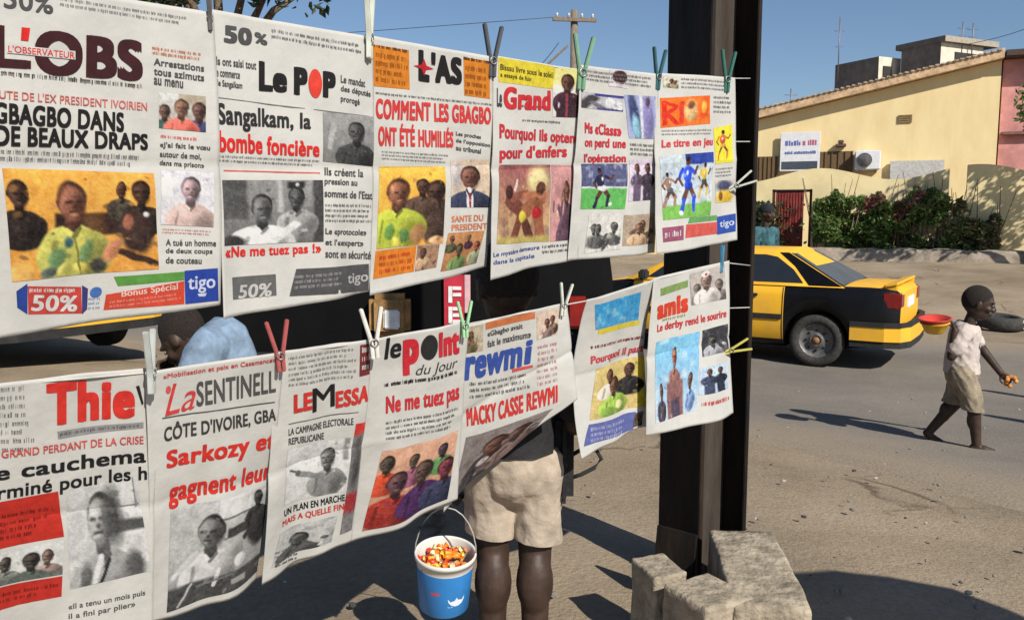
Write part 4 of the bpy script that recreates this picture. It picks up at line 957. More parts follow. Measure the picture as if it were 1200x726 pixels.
def pic_figures(bgc=(206, 194, 212), c=(98, 84, 104)):
    return [('bg', bgc)] + bust(.3, .2, .24, (96, 66, 60), c, 1.1, .5) + bust(.72, .2, .24, (84, 58, 54), tuple(int(v * .65) for v in c), 1.1, -.5) + [('r', .14, .6, .46, 1.1, c, .04), ('r', .56, .6, .88, 1.1, tuple(int(v * .65) for v in c), .04)]
def pic_gen(base, spots, seed=0, n=14):
    rnd = random.Random(seed); ops = [('bg', tuple(min(230, int(v * 1.08)) for v in base)), ('n', 6, rnd.choice(spots), .55, .6)]
    for i in range(max(2, n // 4)):
        ops += bust(rnd.uniform(.15, .85), rnd.uniform(.25, .5), rnd.uniform(.25, .4), rnd.choice(((96, 66, 56), (84, 58, 50), (120, 86, 72))) if max(base) - min(base) > 8 else (86, 84, 82), rnd.choice(spots), 1.0, rnd.uniform(-1, 1), .08)
    for i in range(n // 2): ops.append(('e', rnd.random(), rnd.uniform(.5, 1), rnd.uniform(.03, .1), rnd.uniform(.03, .12), rnd.uniform(0, 90), rnd.choice(spots), rnd.uniform(.1, .3)))
    return ops
BLK, RED, GRY, LG = (36, 34, 36), (220, 48, 44), (84, 84, 86), (112, 112, 114)
MAR, BLU, ORG, YLW = (66, 34, 38), (44, 70, 150), (214, 130, 44), (222, 204, 62)
WH = (214, 213, 210)
# 1 --- top row, first
p = Paper(((-52, -33), (250, 15), (257, 357), (-50, 403)), .03, 0, .005, .9, .1, bulge=.01).build("largest newspaper, at the top left, man in yellow green shirt under a maroon masthead")
text(p, "50%", qb(4, -14, 62, -6, 23), GRY, .02, name="price_mark")
greek(p, qb(70, -4, 224, 20, 13), 2, LG, name="strapline")
text(p, "L", qb(-16, 27, 36, 34, 51, 47), MAR, .055, name="masthead"); text(p, "OBS", qb(40, 33, 167, 48, 54, 48), MAR, .055, name="masthead")
rect(p, ((25, 32), (35, 33), (33, 48), (24, 47)), RED, .0012, "apostrophe")
rect(p, qb(8, 52, 88, 60, 10), WH, .0014, "strip"); text(p, "L'OBSERVATEUR", qb(9, 53, 87, 61, 8), RED, .01, 0, .0017, "strip_text")
greek(p, qb(-40, 78, 168, 98, 8), 1, BLK, 1, 0, name="dotted_rule")
text(p, "LA CHUTE DE L'EX PRESIDENT IVOIRIEN", qb(-40, 102, 172, 120, 10), (206, 104, 98), .012, name="kicker")
text(p, "GBAGBO DANS", qb(-8, 119, 145, 132, 25, 23), BLK, .045); text(p, "DE BEAUX DRAPS", qb(-6, 146, 173, 157, 25, 19), BLK, .045)
greek(p, qb(-40, 172, 176, 182, 16), 2, LG, 1)
photo(p, ((2, 197), (180, 203), (186, 315), (14, 330)), pic_shirt(), 3)
rect(p, ((32, 335), (95, 336), (96, 367), (33, 368)), (196, 70, 64), name="advert"); rect(p, ((19, 341), (32, 332), (32, 368), (20, 360)), BLU, name="advert_edge"); rect(p, ((96, 334), (103, 338), (102, 362), (96, 368)), (60, 60, 120), name="advert_edge")
greek(p, qb(34, 337, 93, 337, 7), 1, WH, 1, name="advert_text"); text(p, "50%", qb(36, 345, 90, 346, 19), WH, .03, .1, name="advert_text")
disc(p, qb(105, 337, 119, 335, 12), (70, 110, 180), name="advert_mark"); greek(p, qb(103, 348, 118, 347, 16), 3, (130, 150, 190), name="advert_text")
rect(p, ((124, 345), (216, 329), (216, 356), (121, 363)), (206, 74, 54), name="advert"); rect(p, ((133, 324), (216, 318), (216, 328), (138, 335)), (92, 150, 70), name="advert")
rect(p, ((216, 317), (255, 314), (256, 352), (217, 356)), (42, 68, 158), .0008, "advert"); text(p, "tigo", qb(220, 324, 252, 322, 20), (200, 208, 230), .02, name="advert_text")
rect(p, ((231, 344), (242, 343), (240, 347), (233, 347)), (200, 208, 230), .0011, "advert_mark"); text(p, "Bonus Spécial", qb(142, 340, 208, 331, 10), (232, 196, 186), .02, name="advert_text"); greek(p, qb(128, 352, 212, 342, 10), 2, (226, 150, 136), name="advert_text")
greek(p, qb(178, 54, 238, 62, 11), 2, (200, 120, 80), 1); words(p, qb(180, 68, 239, 76, 34), ["Arrestations", "tous azimuts", "au menu"], GRY)
photo(p, qb(186, 108, 241, 113, 42), [('g', (206, 208, 206), (160, 150, 140)), ('r', .42, -.1, 1, .3, (164, 154, 136), .04)] + bust(.12, .5, .4, (90, 70, 62), (62, 92, 92), .78) + bust(.86, .4, .5, (90, 64, 58), (62, 66, 104), .78) + bust(.48, .36, .5, (124, 92, 78), (216, 110, 98), .78), 5)
greek(p, qb(188, 157, 236, 161, 7), 1, RED); words(p, qb(187, 166, 246, 170, 32), ["«J'ai fait le vœu", "autour de moi,", "dans ma prison»"], GRY)
photo(p, qb(188, 199, 250, 202, 64), [('bg', (206, 204, 212)), ('e', .15, .3, .14, .2, 0, (230, 230, 238), .3)] + bust(.56, .3, .46, (150, 128, 132), (190, 166, 160), 1.03), 6)
greek(p, qb(190, 267, 250, 270, 7), 2, (205, 120, 110)); words(p, qb(194, 280, 253, 281, 31), ["A tué un homme", "de deux coups", "de couteau"], GRY)
# 2
p = Paper(((246, 11), (437, 44), (435, 342), (263, 374)), .02, .006, .006, 1.1, .35, bulge=.006).build("newspaper with a solid red letter O in its masthead and two black and white photos")
text(p, "50", qb(262, 29, 295, 34, 21, 20), GRY, .06, name="price_mark"); text(p, "%", qb(298, 37, 313, 41, 13), GRY, .04, name="price_mark")
greek(p, qb(318, 33, 430, 53, 14), 2, LG, name="strapline"); words(p, qb(251, 66, 300, 72, 40), ["Ils ont saisi tout", "le commerce", "de Sangalkam"], GRY)
text(p, "Le", qb(303, 71, 336, 78, 36, 31), BLK, .06, name="masthead"); text(p, "P", qb(344, 78, 360, 80, 33), BLK, .08, name="masthead"); disc(p, qb(361, 80, 377, 82, 34), (224, 70, 56), name="masthead_disc"); text(p, "P", qb(378, 83, 393, 85, 31), BLK, .08, name="masthead")
words(p, qb(399, 88, 434, 95, 36), ["Le mandat", "des députés", "prorogé"], GRY); rect(p, qb(256, 114, 432, 136, 1), LG, name="rule")
text(p, "Sangalkam, la", qb(253, 120, 364, 133, 33, 24), (52, 52, 54), .035); text(p, "bombe foncière", qb(254, 152, 374, 166, 26, 18), RED, .04)
greek(p, qb(254, 181, 376, 187, 10), 2, LG); rect(p, qb(262, 199, 375, 202, 1.6), (214, 100, 90), name="rule")
photo(p, qb(378, 131, 438, 137, 58), pic_bwpair(), 8, True)
photo(p, ((260, 211), (378, 211), (379, 283), (263, 288)), pic_bwmen(), 9, True)
text(p, "«Ne me tuez pas !»", qb(264, 289, 376, 285, 17, 14), RED, .035)
words(p, qb(380, 196, 436, 199, 38), ["Ils créent la", "pression au", "sommet de l'Etat"], GRY); greek(p, qb(381, 238, 436, 239, 24), 4, LG); words(p, qb(381, 267, 436, 269, 38), ["Le «protocole»", "et l'«expert»", "sont en sécurité"], GRY)
rect(p, ((272, 325), (323, 321), (324, 346), (273, 351)), (104, 104, 104), name="advert"); text(p, "50%", qb(279, 334, 318, 331, 16), (196, 196, 194), .03, .1, name="advert_text")
rect(p, ((347, 315), (432, 309), (433, 340), (339, 347)), (84, 84, 86), name="advert"); text(p, "tigo", qb(407, 321, 431, 318, 15), (180, 180, 180), .02, name="advert_text"); greek(p, qb(345, 322, 402, 317, 18), 3, (150, 150, 150), 1, name="advert_text")
# 3
p = Paper(((433, 41), (577, 67), (568, 312), (437, 347)), (.03, .06), .002, .008, .8, .55, curl=.012).build("newspaper with orange boxes either side of its black masthead and a red star")
for q, bq in ((((437, 52), (479, 59), (480, 105), (438, 101)), qb(440, 60, 478, 66, 38)), (((543, 67), (574, 72), (574, 116), (544, 112)), qb(545, 76, 572, 80, 36))):
    rect(p, q, ORG, name="orange_box"); greek(p, bq, 4, (150, 84, 30), 1, name="box_text"); a, b = q[0], q[1]; greek(p, qb(a[0], a[1] - 1, b[0], b[1] - 1, 6), 1, BLK, 1, 0, name="box_rule")
text(p, "L", qb(490, 58, 503, 60, 37), BLK, .08, name="masthead"); text(p, "'AS", qb(505, 61, 541, 67, 36, 33), BLK, .07, name="masthead")
V = [(.5, 0), (.62, .38), (1, .5), (.62, .62), (.5, 1), (.38, .62), (0, .5), (.38, .38)]
p.add("star", V, [tuple(range(8))], qb(484, 67, 508, 71, 20), .0014, ink((190, 40, 50)))
greek(p, qb(440, 107, 576, 121, 5), 1, GRY, name="strapline")
text(p, "COMMENT LES GBAGBO", qb(440, 115, 575, 126, 24, 20), (216, 66, 66), .05); text(p, "ONT ÉTÉ HUMILIÉS", qb(443, 142, 531, 150, 29, 23), (216, 66, 66), .05)
words(p, qb(534, 154, 574, 160, 24), ["Les proches", "de l'opposition", "au tribunal"], GRY); greek(p, qb(447, 176, 526, 181, 12), 3, LG)
photo(p, ((444, 195), (521, 195), (519, 285), (441, 292)), [('g', (232, 180, 78), (216, 152, 70)), ('r', .3, .42, 1.1, .56, (58, 42, 38), .03)] + bust(.86, .3, .3, (64, 44, 38), (58, 46, 42), 1.2, -.6) + bust(.66, .24, .2, (72, 50, 42), (90, 70, 60), 1.2) + [('e', .84, .8, .16, .2, 0, (70, 54, 48), .15)] + bust(.30, .3, .36, (130, 86, 68), (172, 182, 70), 1.2, .8) + [('e', .2, .8, .08, .1, 20, (104, 142, 70), .2), ('e', .42, .86, .08, .08, 0, (84, 116, 66), .2), ('e', .3, .93, .07, .06, 0, (214, 200, 90), .3), ('e', .62, .85, .1, .13, 20, (150, 110, 76), .2), ('e', .88, .95, .1, .06, 0, (214, 168, 126), .2)], 12)
photo(p, ((528, 187), (574, 187), (573, 243), (528, 243)), pic_suit(), 13); words(p, qb(529, 253, 571, 251, 20), ["SANTE DU", "PRESIDENT"], (214, 128, 90), .03, name="orange_text")
photo(p, ((525, 273), (568, 270), (558, 308), (516, 318)), pic_crowd((150, 104, 70), (96, 62, 48), (190, 136, 92), 2, 4, .8), 14)
rect(p, ((440, 294), (488, 288), (485, 318), (437, 327)), (214, 128, 44), name="advert"); greek(p, qb(444, 299, 484, 293, 24), 3, (190, 60, 40), 1, name="advert_text"); photo(p, ((489, 288), (515, 286), (511, 313), (486, 318)), pic_gen((140, 112, 90), [(90, 64, 52), (180, 150, 120)], 2, 8), 15)
# 4
p = Paper(((577, 65), (684, 82), (672, 303), (573, 328)), (.03, .05), .006, .007, .9, .1, curl=.01).build("newspaper with a yellow strip above a red masthead and a man in a dark suit")
rect(p, ((584, 67), (652, 77), (652, 105), (584, 96)), YLW, name="yellow_strip"); words(p, qb(586, 75, 648, 85, 19), ["Bissau livre sous le soleil", "a essayé de fuir"], (84, 78, 30), name="strip_text")
text(p, "Le", qb(582, 103, 588, 104, 22), (74, 70, 80), .04, name="masthead"); text(p, "Grand", qb(590, 101, 645, 106, 27, 24), (206, 52, 60), .06, name="masthead"); greek(p, qb(610, 122, 640, 124, 5), 1, BLK, 1, name="masthead_line")
photo(p, ((648, 75), (681, 81), (679, 138), (647, 137)), [('bg', (222, 214, 140)), ('r', -.1, .36, 1.1, 1.1, (216, 212, 204), .04)] + bust(.54, .27, .34, (84, 56, 48), (62, 40, 52), 1.75, 0, .05, wide=.9) + [('r', .14, .7, .92, 1.1, (60, 40, 50), .04), ('l', .54, .55, .54, .95, .05, (130, 60, 72), .3), ('e', .24, .76, .05, .06, 0, (190, 180, 190), .3)], 17)
greek(p, qb(612, 139, 660, 142, 5), 1, BLK); text(p, "Pourquoi ils optent", qb(585, 145, 679, 156, 22, 16), (200, 54, 66), .045); text(p, "pour d'enfers", qb(585, 171, 664, 170, 20, 18), (200, 54, 66), .045)
photo(p, ((585, 193), (645, 193), (643, 283), (582, 286)), pic_wrestle(), 18, warp=.02); photo(p, ((646, 193), (672, 194), (668, 281), (644, 283)), pic_gen((176, 130, 130), [(90, 66, 80), (190, 150, 140), (120, 90, 84), (70, 60, 80)], 5, 12), 19)
words(p, qb(578, 296, 632, 287, 18), ["Le mystère demeure", "dans la capitale"], (70, 88, 160), .02, name="blue_text"); greek(p, qb(635, 287, 667, 284, 12), 2, GRY)
# 5
p = Paper(((679, 76), (771, 87), (768, 296), (669, 306)), (.02, .03), 0.0, .007, 1.0, .4, curl=.006).build("newspaper with three short red headlines, a blue photo strip and a football photo")
greek(p, qb(686, 81, 768, 91, 14), 3, LG, 1, name="strapline"); photo(p, ((714, 80), (737, 84), (735, 104), (713, 101)), [('bg', (196, 194, 196)), ('e', .55, .4, .38, .4, 0, (62, 34, 36), .1), ('e', .4, .95, .3, .25, 0, (190, 180, 190), .2)], 20)
photo(p, ((681, 107), (731, 113), (730, 131), (681, 126)), [('bg', (176, 176, 182)), ('l', 0, .9, .3, .3, .16, (66, 62, 66), .3), ('l', .3, .6, .55, .9, .1, (110, 108, 112), .3), ('r', .35, -.1, 1, .16, (58, 60, 130), .05), ('r', .4, .88, 1, 1.1, (70, 72, 140), .05), ('e', .72, .5, .1, .28, 0, (220, 220, 222), .2)], 21, name="masthead")
text(p, "ks", qb(712, 114, 729, 117, 13), (222, 222, 226), .05, off=.0013, name="masthead")
for t, q in (("Ms «Class»", qb(685, 143, 728, 147, 13)), ("on perd une", qb(685, 161, 733, 163, 14)), ("l'opération", qb(684, 180, 733, 180, 13))): text(p, t, q, (208, 56, 70), .045)
photo(p, ((731, 111), (768, 113), (768, 163), (737, 162)), [('bg', (152, 160, 196)), ('e', .28, .5, .16, .6, -8, (60, 66, 100), .2), ('e', .32, .75, .14, .3, -10, (130, 176, 196), .3), ('e', .72, .6, .2, .5, 0, (128, 124, 172), .2), ('e', .72, .15, .07, .12, 0, (90, 66, 90), .3), ('r', .48, -.1, .56, 1.1, (206, 206, 216), .05)], 22)
greek(p, qb(738, 167, 768, 169, 16), 3, LG, 1); photo(p, ((681, 192), (735, 192), (732, 245), (680, 245)), pic_soccer(), 23); photo(p, ((738, 187), (768, 186), (766, 234), (736, 236)), pic_figures(), 24)
photo(p, ((690, 250), (729, 250), (726, 292), (684, 297)), pic_gen((186, 184, 180), [(92, 92, 92), (70, 74, 70), (206, 204, 196), (150, 150, 140)], 7, 14), 25); photo(p, ((731, 252), (767, 250), (766, 285), (729, 288)), pic_gen((150, 136, 120), [(86, 92, 60), (190, 160, 130), (96, 80, 74)], 9, 12), 26)
# 6
p = Paper(((767, 85), (862, 91), (868, 281), (772, 298)), (-.02, -.02), .004, .008, .9, .75).build("sports newspaper in front of the steel post, blue footballer below an orange masthead")
photo(p, qb(777, 90, 795, 92, 12), pic_gen((190, 186, 170), [(110, 96, 80), (150, 140, 110)], 3, 6), 27); greek(p, qb(798, 91, 858, 95, 14), 3, LG, name="strapline")
photo(p, ((773, 115), (832, 112), (832, 145), (774, 150)), [('bg', (224, 112, 44)), ('l', .08, .15, .08, .9, .05, (200, 50, 34), .2), ('l', .08, .15, .3, .3, .05, (200, 50, 34), .2), ('l', .3, .35, .12, .55, .05, (200, 50, 34), .2), ('l', .12, .5, .32, .9, .05, (200, 50, 34), .2), ('l', .42, .2, .42, .9, .05, (204, 60, 40), .2), ('e', .6, .5, .12, .36, 0, (206, 170, 120), .25), ('e', .6, .3, .06, .14, 0, (120, 74, 50), .3), ('e', .84, .4, .13, .4, 0, (232, 90, 40), .2), ('e', .86, .4, .06, .2, 0, (236, 170, 70), .3)], 28, name="masthead")
greek(p, qb(836, 112, 857, 113, 22), 4, GRY); greek(p, qb(775, 152, 834, 151, 8), 2, LG); text(p, "Le titre en jeu", qb(775, 164, 835, 161, 12), (214, 70, 80), .04, name="headline")
photo(p, ((836, 150), (858, 146), (859, 190), (838, 192)), [('bg', (236, 212, 66))] + player(.45, .15, .75, (196, 90, 46), (214, 160, 60), (104, 66, 50), 1, 2.0), 29)
photo(p, ((772, 183), (836, 178), (832, 252), (777, 258)), pic_blue(), 30)
greek(p, qb(838, 197, 859, 195, 12), 3, LG); photo(p, qb(838, 212, 860, 210, 26), [('bg', (196, 190, 180)), ('e', .5, .25, .4, .25, 0, (70, 74, 100), .3), ('e', .5, .75, .45, .3, 0, (206, 170, 60), .25), ('e', .3, .7, .12, .2, 0, (120, 80, 40), .3)], 31)
rect(p, ((804, 263), (840, 260), (840, 274), (803, 279)), (208, 92, 84), name="advert"); rect(p, ((808, 255), (840, 252), (840, 258), (806, 262)), (106, 160, 96), name="advert"); rect(p, ((840, 254), (862, 250), (862, 271), (840, 275)), (52, 84, 170), name="advert"); text(p, "tigo", qb(843, 259, 860, 256, 10), (200, 210, 235), .02, name="advert_text"); rect(p, ((776, 267), (801, 264), (801, 281), (777, 284)), (150, 84, 110), name="advert"); greek(p, qb(779, 271, 799, 269, 10), 1, WH, 1, name="advert_text")
# ---- lower row
# 7
p = Paper(((-77, 456), (183, 430), (178, 735), (-75, 765)), .10, .012, .006, .8, .2).build("newspaper at the bottom left with a big red masthead over two red boxes")
greek(p, qb(-70, 455, 42, 449, 82), 8, LG); text(p, "Thie", qb(54, 449, 158, 443, 51, 46), (216, 56, 48), .06, name="masthead"); rect(p, ((159, 452), (163, 451), (168, 472), (166, 474)), BLK, .001, "masthead_edge")
rect(p, ((67, 505), (168, 494), (168, 501), (68, 514)), (150, 150, 152), name="strapline"); greek(p, qb(70, 506, 166, 495, 7), 1, GRY, name="strapline_text"); text(p, "QUI EST LE GRAND PERDANT DE LA CRISE", qb(-70, 536, 168, 510, 11), (206, 84, 84), .02, name="kicker")
text(p, "Le cauchema", qb(-26, 549, 171, 524, 17), (34, 34, 36), .03); text(p, "Terminé pour les h", qb(-36, 575, 172, 545, 21), (34, 34, 36), .025)
for q in (((-70, 603), (68, 575), (75, 628), (-68, 660)), ((-68, 706), (73, 674), (72, 698), (-66, 735))):
    rect(p, q, (196, 52, 42), name="red_box")
greek(p, qb(-64, 616, 70, 590, 34), 4, (122, 30, 26), 1, .3, name="box_text"); greek(p, qb(-60, 712, 70, 681, 14), 2, (122, 30, 26), 1, .3, name="box_text")
photo(p, ((-66, 664), (75, 632), (73, 672), (-66, 704)), [('bg', (206, 208, 206))] + bust(.86, .35, .4, (110, 92, 84), (150, 130, 124), .36) + bust(.72, .4, .5, (66, 62, 58), (78, 88, 84), .36) + bust(.3, .4, .5, (70, 66, 62), (92, 90, 86), .36) + bust(.5, .35, .4, (80, 74, 70), (120, 124, 120), .36) + [('r', -.1, .85, 1.1, 1.1, (96, 102, 96), .05)], 33)
photo(p, ((78, 574), (160, 557), (177, 668), (82, 690)), pic_bwboy(), 34, True); words(p, qb(80, 707, 170, 690, 22), ["«Il a tenu un mois puis", "il a fini par plier»"], GRY, .02)
# 8
p = Paper(((170, 437), (333, 411), (303, 682), (182, 733)), (.12, .13), .004, .007, .8, .5, curl=-.006).build("newspaper with a curly red first word and a black and white classroom photo")
text(p, "«Mobilisation et paix en Casamance»", qb(191, 438, 323, 418, 7), (210, 80, 74), .02, name="kicker"); text(p, "La", qb(193, 450, 229, 446, 38, 32), (214, 70, 70), .0, .35, name="masthead"); disc(p, qb(194, 452, 200, 451, 9), (214, 90, 90), name="masthead_curl")
text(p, "SENTINELL", qb(230, 447, 323, 433, 29, 26), (86, 84, 84), .02, name="masthead"); rect(p, qb(190, 489, 322, 470, 1.5), GRY, name="rule")
text(p, "CÔTE D'IVOIRE, GBA", qb(192, 496, 323, 474, 24, 20), (66, 64, 64), .03); text(p, "Sarkozy et", qb(195, 528, 324, 503, 27, 26), (216, 54, 46), .04); text(p, "gagnent leur", qb(198, 564, 328, 536, 33, 25), (216, 54, 46), .038)
photo(p, ((200, 598), (325, 562), (306, 665), (195, 717)), pic_bwclass(), 35, True)
# 9
p = Paper(((322, 412), (439, 397), (409, 631), (306, 684)), (.12, .12), .010, .006, 1.0, .15).build("newspaper in the lower row with red and black masthead and a pointing man photo")
greek(p, qb(338, 417, 418, 406, 38), 6, (150, 150, 150), name="strapline"); rect(p, ((422, 404), (435, 402), (433, 438), (421, 441)), (122, 50, 54), name="side_strip"); greek(p, qb(424, 406, 433, 404, 30), 3, WH, 1, name="strip_text")
text(p, "LE", qb(344, 462, 366, 458, 22, 21), (212, 60, 54), .06, name="masthead"); text(p, "M", qb(366, 455, 392, 449, 28, 26), BLK, .012, name="masthead"); text(p, "ESSA", qb(393, 458, 433, 449, 20), (212, 60, 54), .05, name="masthead")
rect(p, qb(338, 496, 420, 482, 1.2), LG, name="rule"); words(p, qb(338, 502, 414, 489, 22), ["LA CAMPAGNE ELECTORALE", "REPUBLICAINE"], GRY)
photo(p, ((337, 527), (414, 512), (406, 575), (333, 592)), [('bg', (206, 206, 204)), ('r', .88, -.1, .96, .4, (140, 140, 140), .03)] + bust(.66, .3, .36, (110, 106, 104), (136, 134, 133), .85, -.9) + [('l', .58, .62, .22, .5, .05, (130, 127, 126), .2), ('e', .2, .48, .045, .05, 0, (100, 96, 94), .2), ('l', .18, .46, .08, .4, .018, (100, 96, 94), .3)], 36, True)
text(p, "UN PLAN EN MARCHE", qb(333, 597, 404, 578, 8), BLK, .025, name="headline"); text(p, "MAIS A QUELLE FIN", qb(331, 610, 403, 589, 8), (212, 64, 60), .025, name="headline"); photo(p, ((328, 625), (396, 603), (388, 634), (318, 665)), pic_gen((166, 166, 166), [(86, 86, 86), (60, 60, 60), (190, 190, 190)], 4, 10), 37, True); greek(p, qb(322, 646, 350, 636, 20), 4, GRY)
photo(p, ((417, 496), (433, 492), (412, 620), (398, 626)), [('bg', (120, 118, 118)), ('r', -.1, -.1, 1.1, .1, (200, 60, 56), .03), ('r', -.1, .62, 1.1, .8, (150, 50, 54), .05), ('e', .5, .35, .4, .2, 0, (80, 78, 78), .4)], 38, name="side_strip")
# 10
p = Paper(((436, 398), (550, 375), (538, 586), (402, 640)), (.12, .11), .004, .007, .9, .65, curl=.004).build("newspaper in the lower row with a black disc inside its red masthead")
text(p, "le", qb(450, 396, 470, 393, 25), BLK, .03, .15, name="masthead"); text(p, "p", qb(472, 398, 491, 395, 42), (206, 48, 58), .07, name="masthead"); disc(p, qb(493, 394, 513, 390, 29), (46, 46, 46), name="masthead_disc"); text(p, "int", qb(514, 389, 538, 384, 30), (206, 48, 58), .07, name="masthead")
text(p, "du Jour", qb(487, 428, 536, 418, 15), (70, 60, 64), .0, .3, name="masthead_line"); greek(p, qb(450, 448, 537, 432, 7), 1, BLK, 1, 0, name="kicker"); text(p, "Ne me tuez pas", qb(452, 464, 538, 447, 26), (208, 56, 64), .045); greek(p, qb(452, 493, 538, 475, 24), 4, LG)
photo(p, ((448, 528), (537, 503), (524, 584), (424, 622)), pic_crowd((160, 116, 94), (84, 58, 56), (220, 172, 146), 3, 7, 1.0), 40, warp=.02)
# 11
p = Paper(((542, 382), (664, 354), (668, 462), (519, 600)), (.12, .05), .010, .006, .9, .3, curl=.02).build("newspaper with a blue masthead, its lower right corner blown up by the wind")
photo(p, ((545, 384), (566, 379), (566, 410), (546, 414)), pic_gen((170, 160, 140), [(110, 100, 76), (206, 190, 170), (150, 120, 90)], 5, 8), 41); rect(p, ((569, 378), (627, 365), (627, 373), (569, 386)), (206, 120, 76), name="orange_strip"); words(p, qb(571, 388, 622, 376, 22), ["«Gbagbo avait", "fait le maximum»"], GRY)
photo(p, ((629, 366), (655, 360), (653, 391), (629, 398)), pic_gen((186, 166, 150), [(96, 74, 62), (140, 116, 110), (206, 190, 180)], 6, 9), 42)
text(p, "rewm", qb(544, 418, 612, 405, 28, 24), (60, 86, 166), .05, .12, name="masthead"); text(p, "i", qb(614, 399, 624, 397, 28), (60, 86, 166), .05, .12, name="masthead"); rect(p, ((600, 432), (624, 427), (624, 430), (600, 436)), (212, 90, 84), .001, "masthead_rule")
greek(p, qb(630, 404, 655, 398, 50), 7, (206, 150, 150)); greek(p, qb(550, 447, 625, 434, 22), 3, LG)
text(p, "MACKY CASSE REWMI", qb(547, 478, 653, 450, 21), (214, 62, 58), .05)
photo(p, ((546, 512), (648, 478), (628, 508), (531, 586)), pic_gen((120, 112, 110), [(58, 54, 56), (84, 72, 70), (160, 150, 150), (110, 90, 86)], 8, 16), 43)
# 12
p = Paper(((688, 351), (771, 327), (766, 500), (675, 535)), (.08, .06), .0, .012, .7, .0, bulge=-.03).build("curled newspaper with a sky blue masthead and yellow strip, left of its lower row neighbour")
photo(p, ((697, 357), (751, 342), (748, 374), (698, 386)), [('g', (60, 150, 204), (80, 160, 210)), ('n', 10, (196, 214, 226), .64, .8), ('n', 9, (40, 110, 180), .62, .7)], 44, name="masthead"); rect(p, ((701, 386), (749, 375), (749, 380), (701, 392)), YLW, name="yellow_strip")
greek(p, qb(692, 404, 765, 388, 6), 1, (150, 60, 70), 1, 0, name="kicker"); text(p, "Pourquoi il part", qb(692, 417, 762, 400, 12), (212, 76, 84), .04, name="headline")
photo(p, ((699, 432), (762, 414), (757, 476), (691, 492)), [('bg', (196, 176, 116)), ('r', .88, -.1, 1.1, 1.1, (214, 190, 66), .03)] + bust(.3, .2, .24, (96, 66, 54), (216, 204, 190), .95) + bust(.74, .2, .26, (80, 56, 48), (50, 48, 50), .95) + bust(.42, .42, .32, (104, 72, 56), (150, 182, 84), .95, -.6) + [('e', .3, .92, .14, .1, 0, (120, 150, 70), .2), ('e', .55, .85, .08, .08, 0, (210, 206, 150), .2)], 45)
rect(p, ((690, 497), (745, 482), (742, 505), (684, 523)), (96, 104, 166), name="blue_box"); greek(p, qb(692, 500, 732, 489, 20), 3, (170, 174, 206), 1, name="box_text"); photo(p, ((737, 486), (754, 481), (752, 498), (735, 503)), pic_gen((100, 96, 90), [(60, 56, 52), (80, 76, 60)], 3, 5), 46)
# 13
p = Paper(((766, 326), (853, 305), (862, 484), (763, 512)), (.02, -.02), .006, .010, .8, .5, bulge=-.012).build("newspaper pegged to the steel post in the lower row, green strip and red masthead")
rect(p, ((774, 338), (806, 328), (806, 336), (774, 347)), (132, 160, 96), name="green_strip"); text(p, "amis", qb(770, 353, 806, 343, 22), (216, 70, 46), .07, name="masthead"); greek(p, qb(776, 373, 806, 366, 5), 1, (160, 170, 90), 1, name="masthead_line")
photo(p, ((808, 321), (849, 310), (851, 350), (810, 358)), [('bg', (176, 168, 164))] + bust(.2, .5, .3, (110, 100, 96), (140, 130, 126), .95) + bust(.82, .5, .3, (110, 100, 96), (120, 112, 110), .95) + bust(.46, .32, .4, (130, 108, 100), (206, 200, 196), .95) + [('e', .46, .14, .13, .08, 0, (220, 214, 210), .15), ('e', .46, .14, .04, .04, 0, (160, 60, 60), .2)], 47)
text(p, "Le derby rend le sourire", qb(770, 380, 851, 362, 12), (206, 60, 66), .04, name="headline")
photo(p, ((769, 401), (820, 388), (816, 480), (768, 496)), [('g', (116, 180, 230), (170, 190, 210)), ('n', 6, (216, 228, 238), .55, .7)] + bust(.16, .62, .2, (96, 66, 56), (80, 76, 90), .52) + bust(.84, .58, .2, (96, 66, 56), (130, 160, 206), .52) + bust(.5, .24, .26, (150, 96, 74), (150, 104, 96), .52) + [('r', .3, .56, .7, 1.1, (128, 92, 90), .04), ('r', .4, .78, .62, 1.1, (76, 66, 84), .03)], 48)
photo(p, ((823, 387), (853, 379), (854, 411), (823, 418)), pic_gen((56, 56, 60), [(150, 150, 156), (40, 40, 44), (90, 90, 96)], 4, 9), 49, fade=.02); photo(p, ((820, 431), (852, 424), (853, 455), (818, 463)), pic_figures((176, 196, 220), (62, 70, 92)), 50)
greek(p, qb(822, 470, 855, 462, 8), 1, (212, 90, 84), 1, name="caption")

# ------------------------------------------------------------------ lines and clothes pegs
ROPE = mat("string", (.42, .41, .38), .9, .1, 40)
def rope(pts, r, label, name="hanging_line"):
    bm = bmesh.new(); tube(bm, pts, r, 6); return tag(obj(name, bm, ROPE), label, "line", "strings tied to the post")
up_pts = [(-160, -58), (-52, -31), (250, 16), (437, 46), (577, 69), (683, 83), (771, 88), (862, 92), (880, 92)]
rope([P(x, y, LINEZ(x) + .012) for x, y in up_pts[:-1]] + [P(879, 92, 2.56)], .0017, "upper string the top row of newspapers hangs from")
lo_pts = [(-190, 466), (-77, 458), (176, 436), (328, 414), (438, 400), (546, 380), (662, 357), (690, 352), (769, 327), (853, 308)]
rope([P(x, y, LINEZ(x) + .014) for x, y in lo_pts] + [P(879, 311, 2.56)], .0017, "lower string the bottom row of newspapers hangs from")
def wrap_string(py, label, slack=0):
    pts = []
    for px, Y in ((776, 2.72), (786, 2.58), (815, 2.515), (850, 2.56), (878, 2.60), (879, 2.66)): pts.append(P(px, py + slack * (px - 820) / 60, Y))
    rope(pts, .0018, label, "tied_string")
wrap_string(166, "pale string tied round the post behind the sports newspaper"); wrap_string(362, "pale string tied round the post under the blue peg", -2)
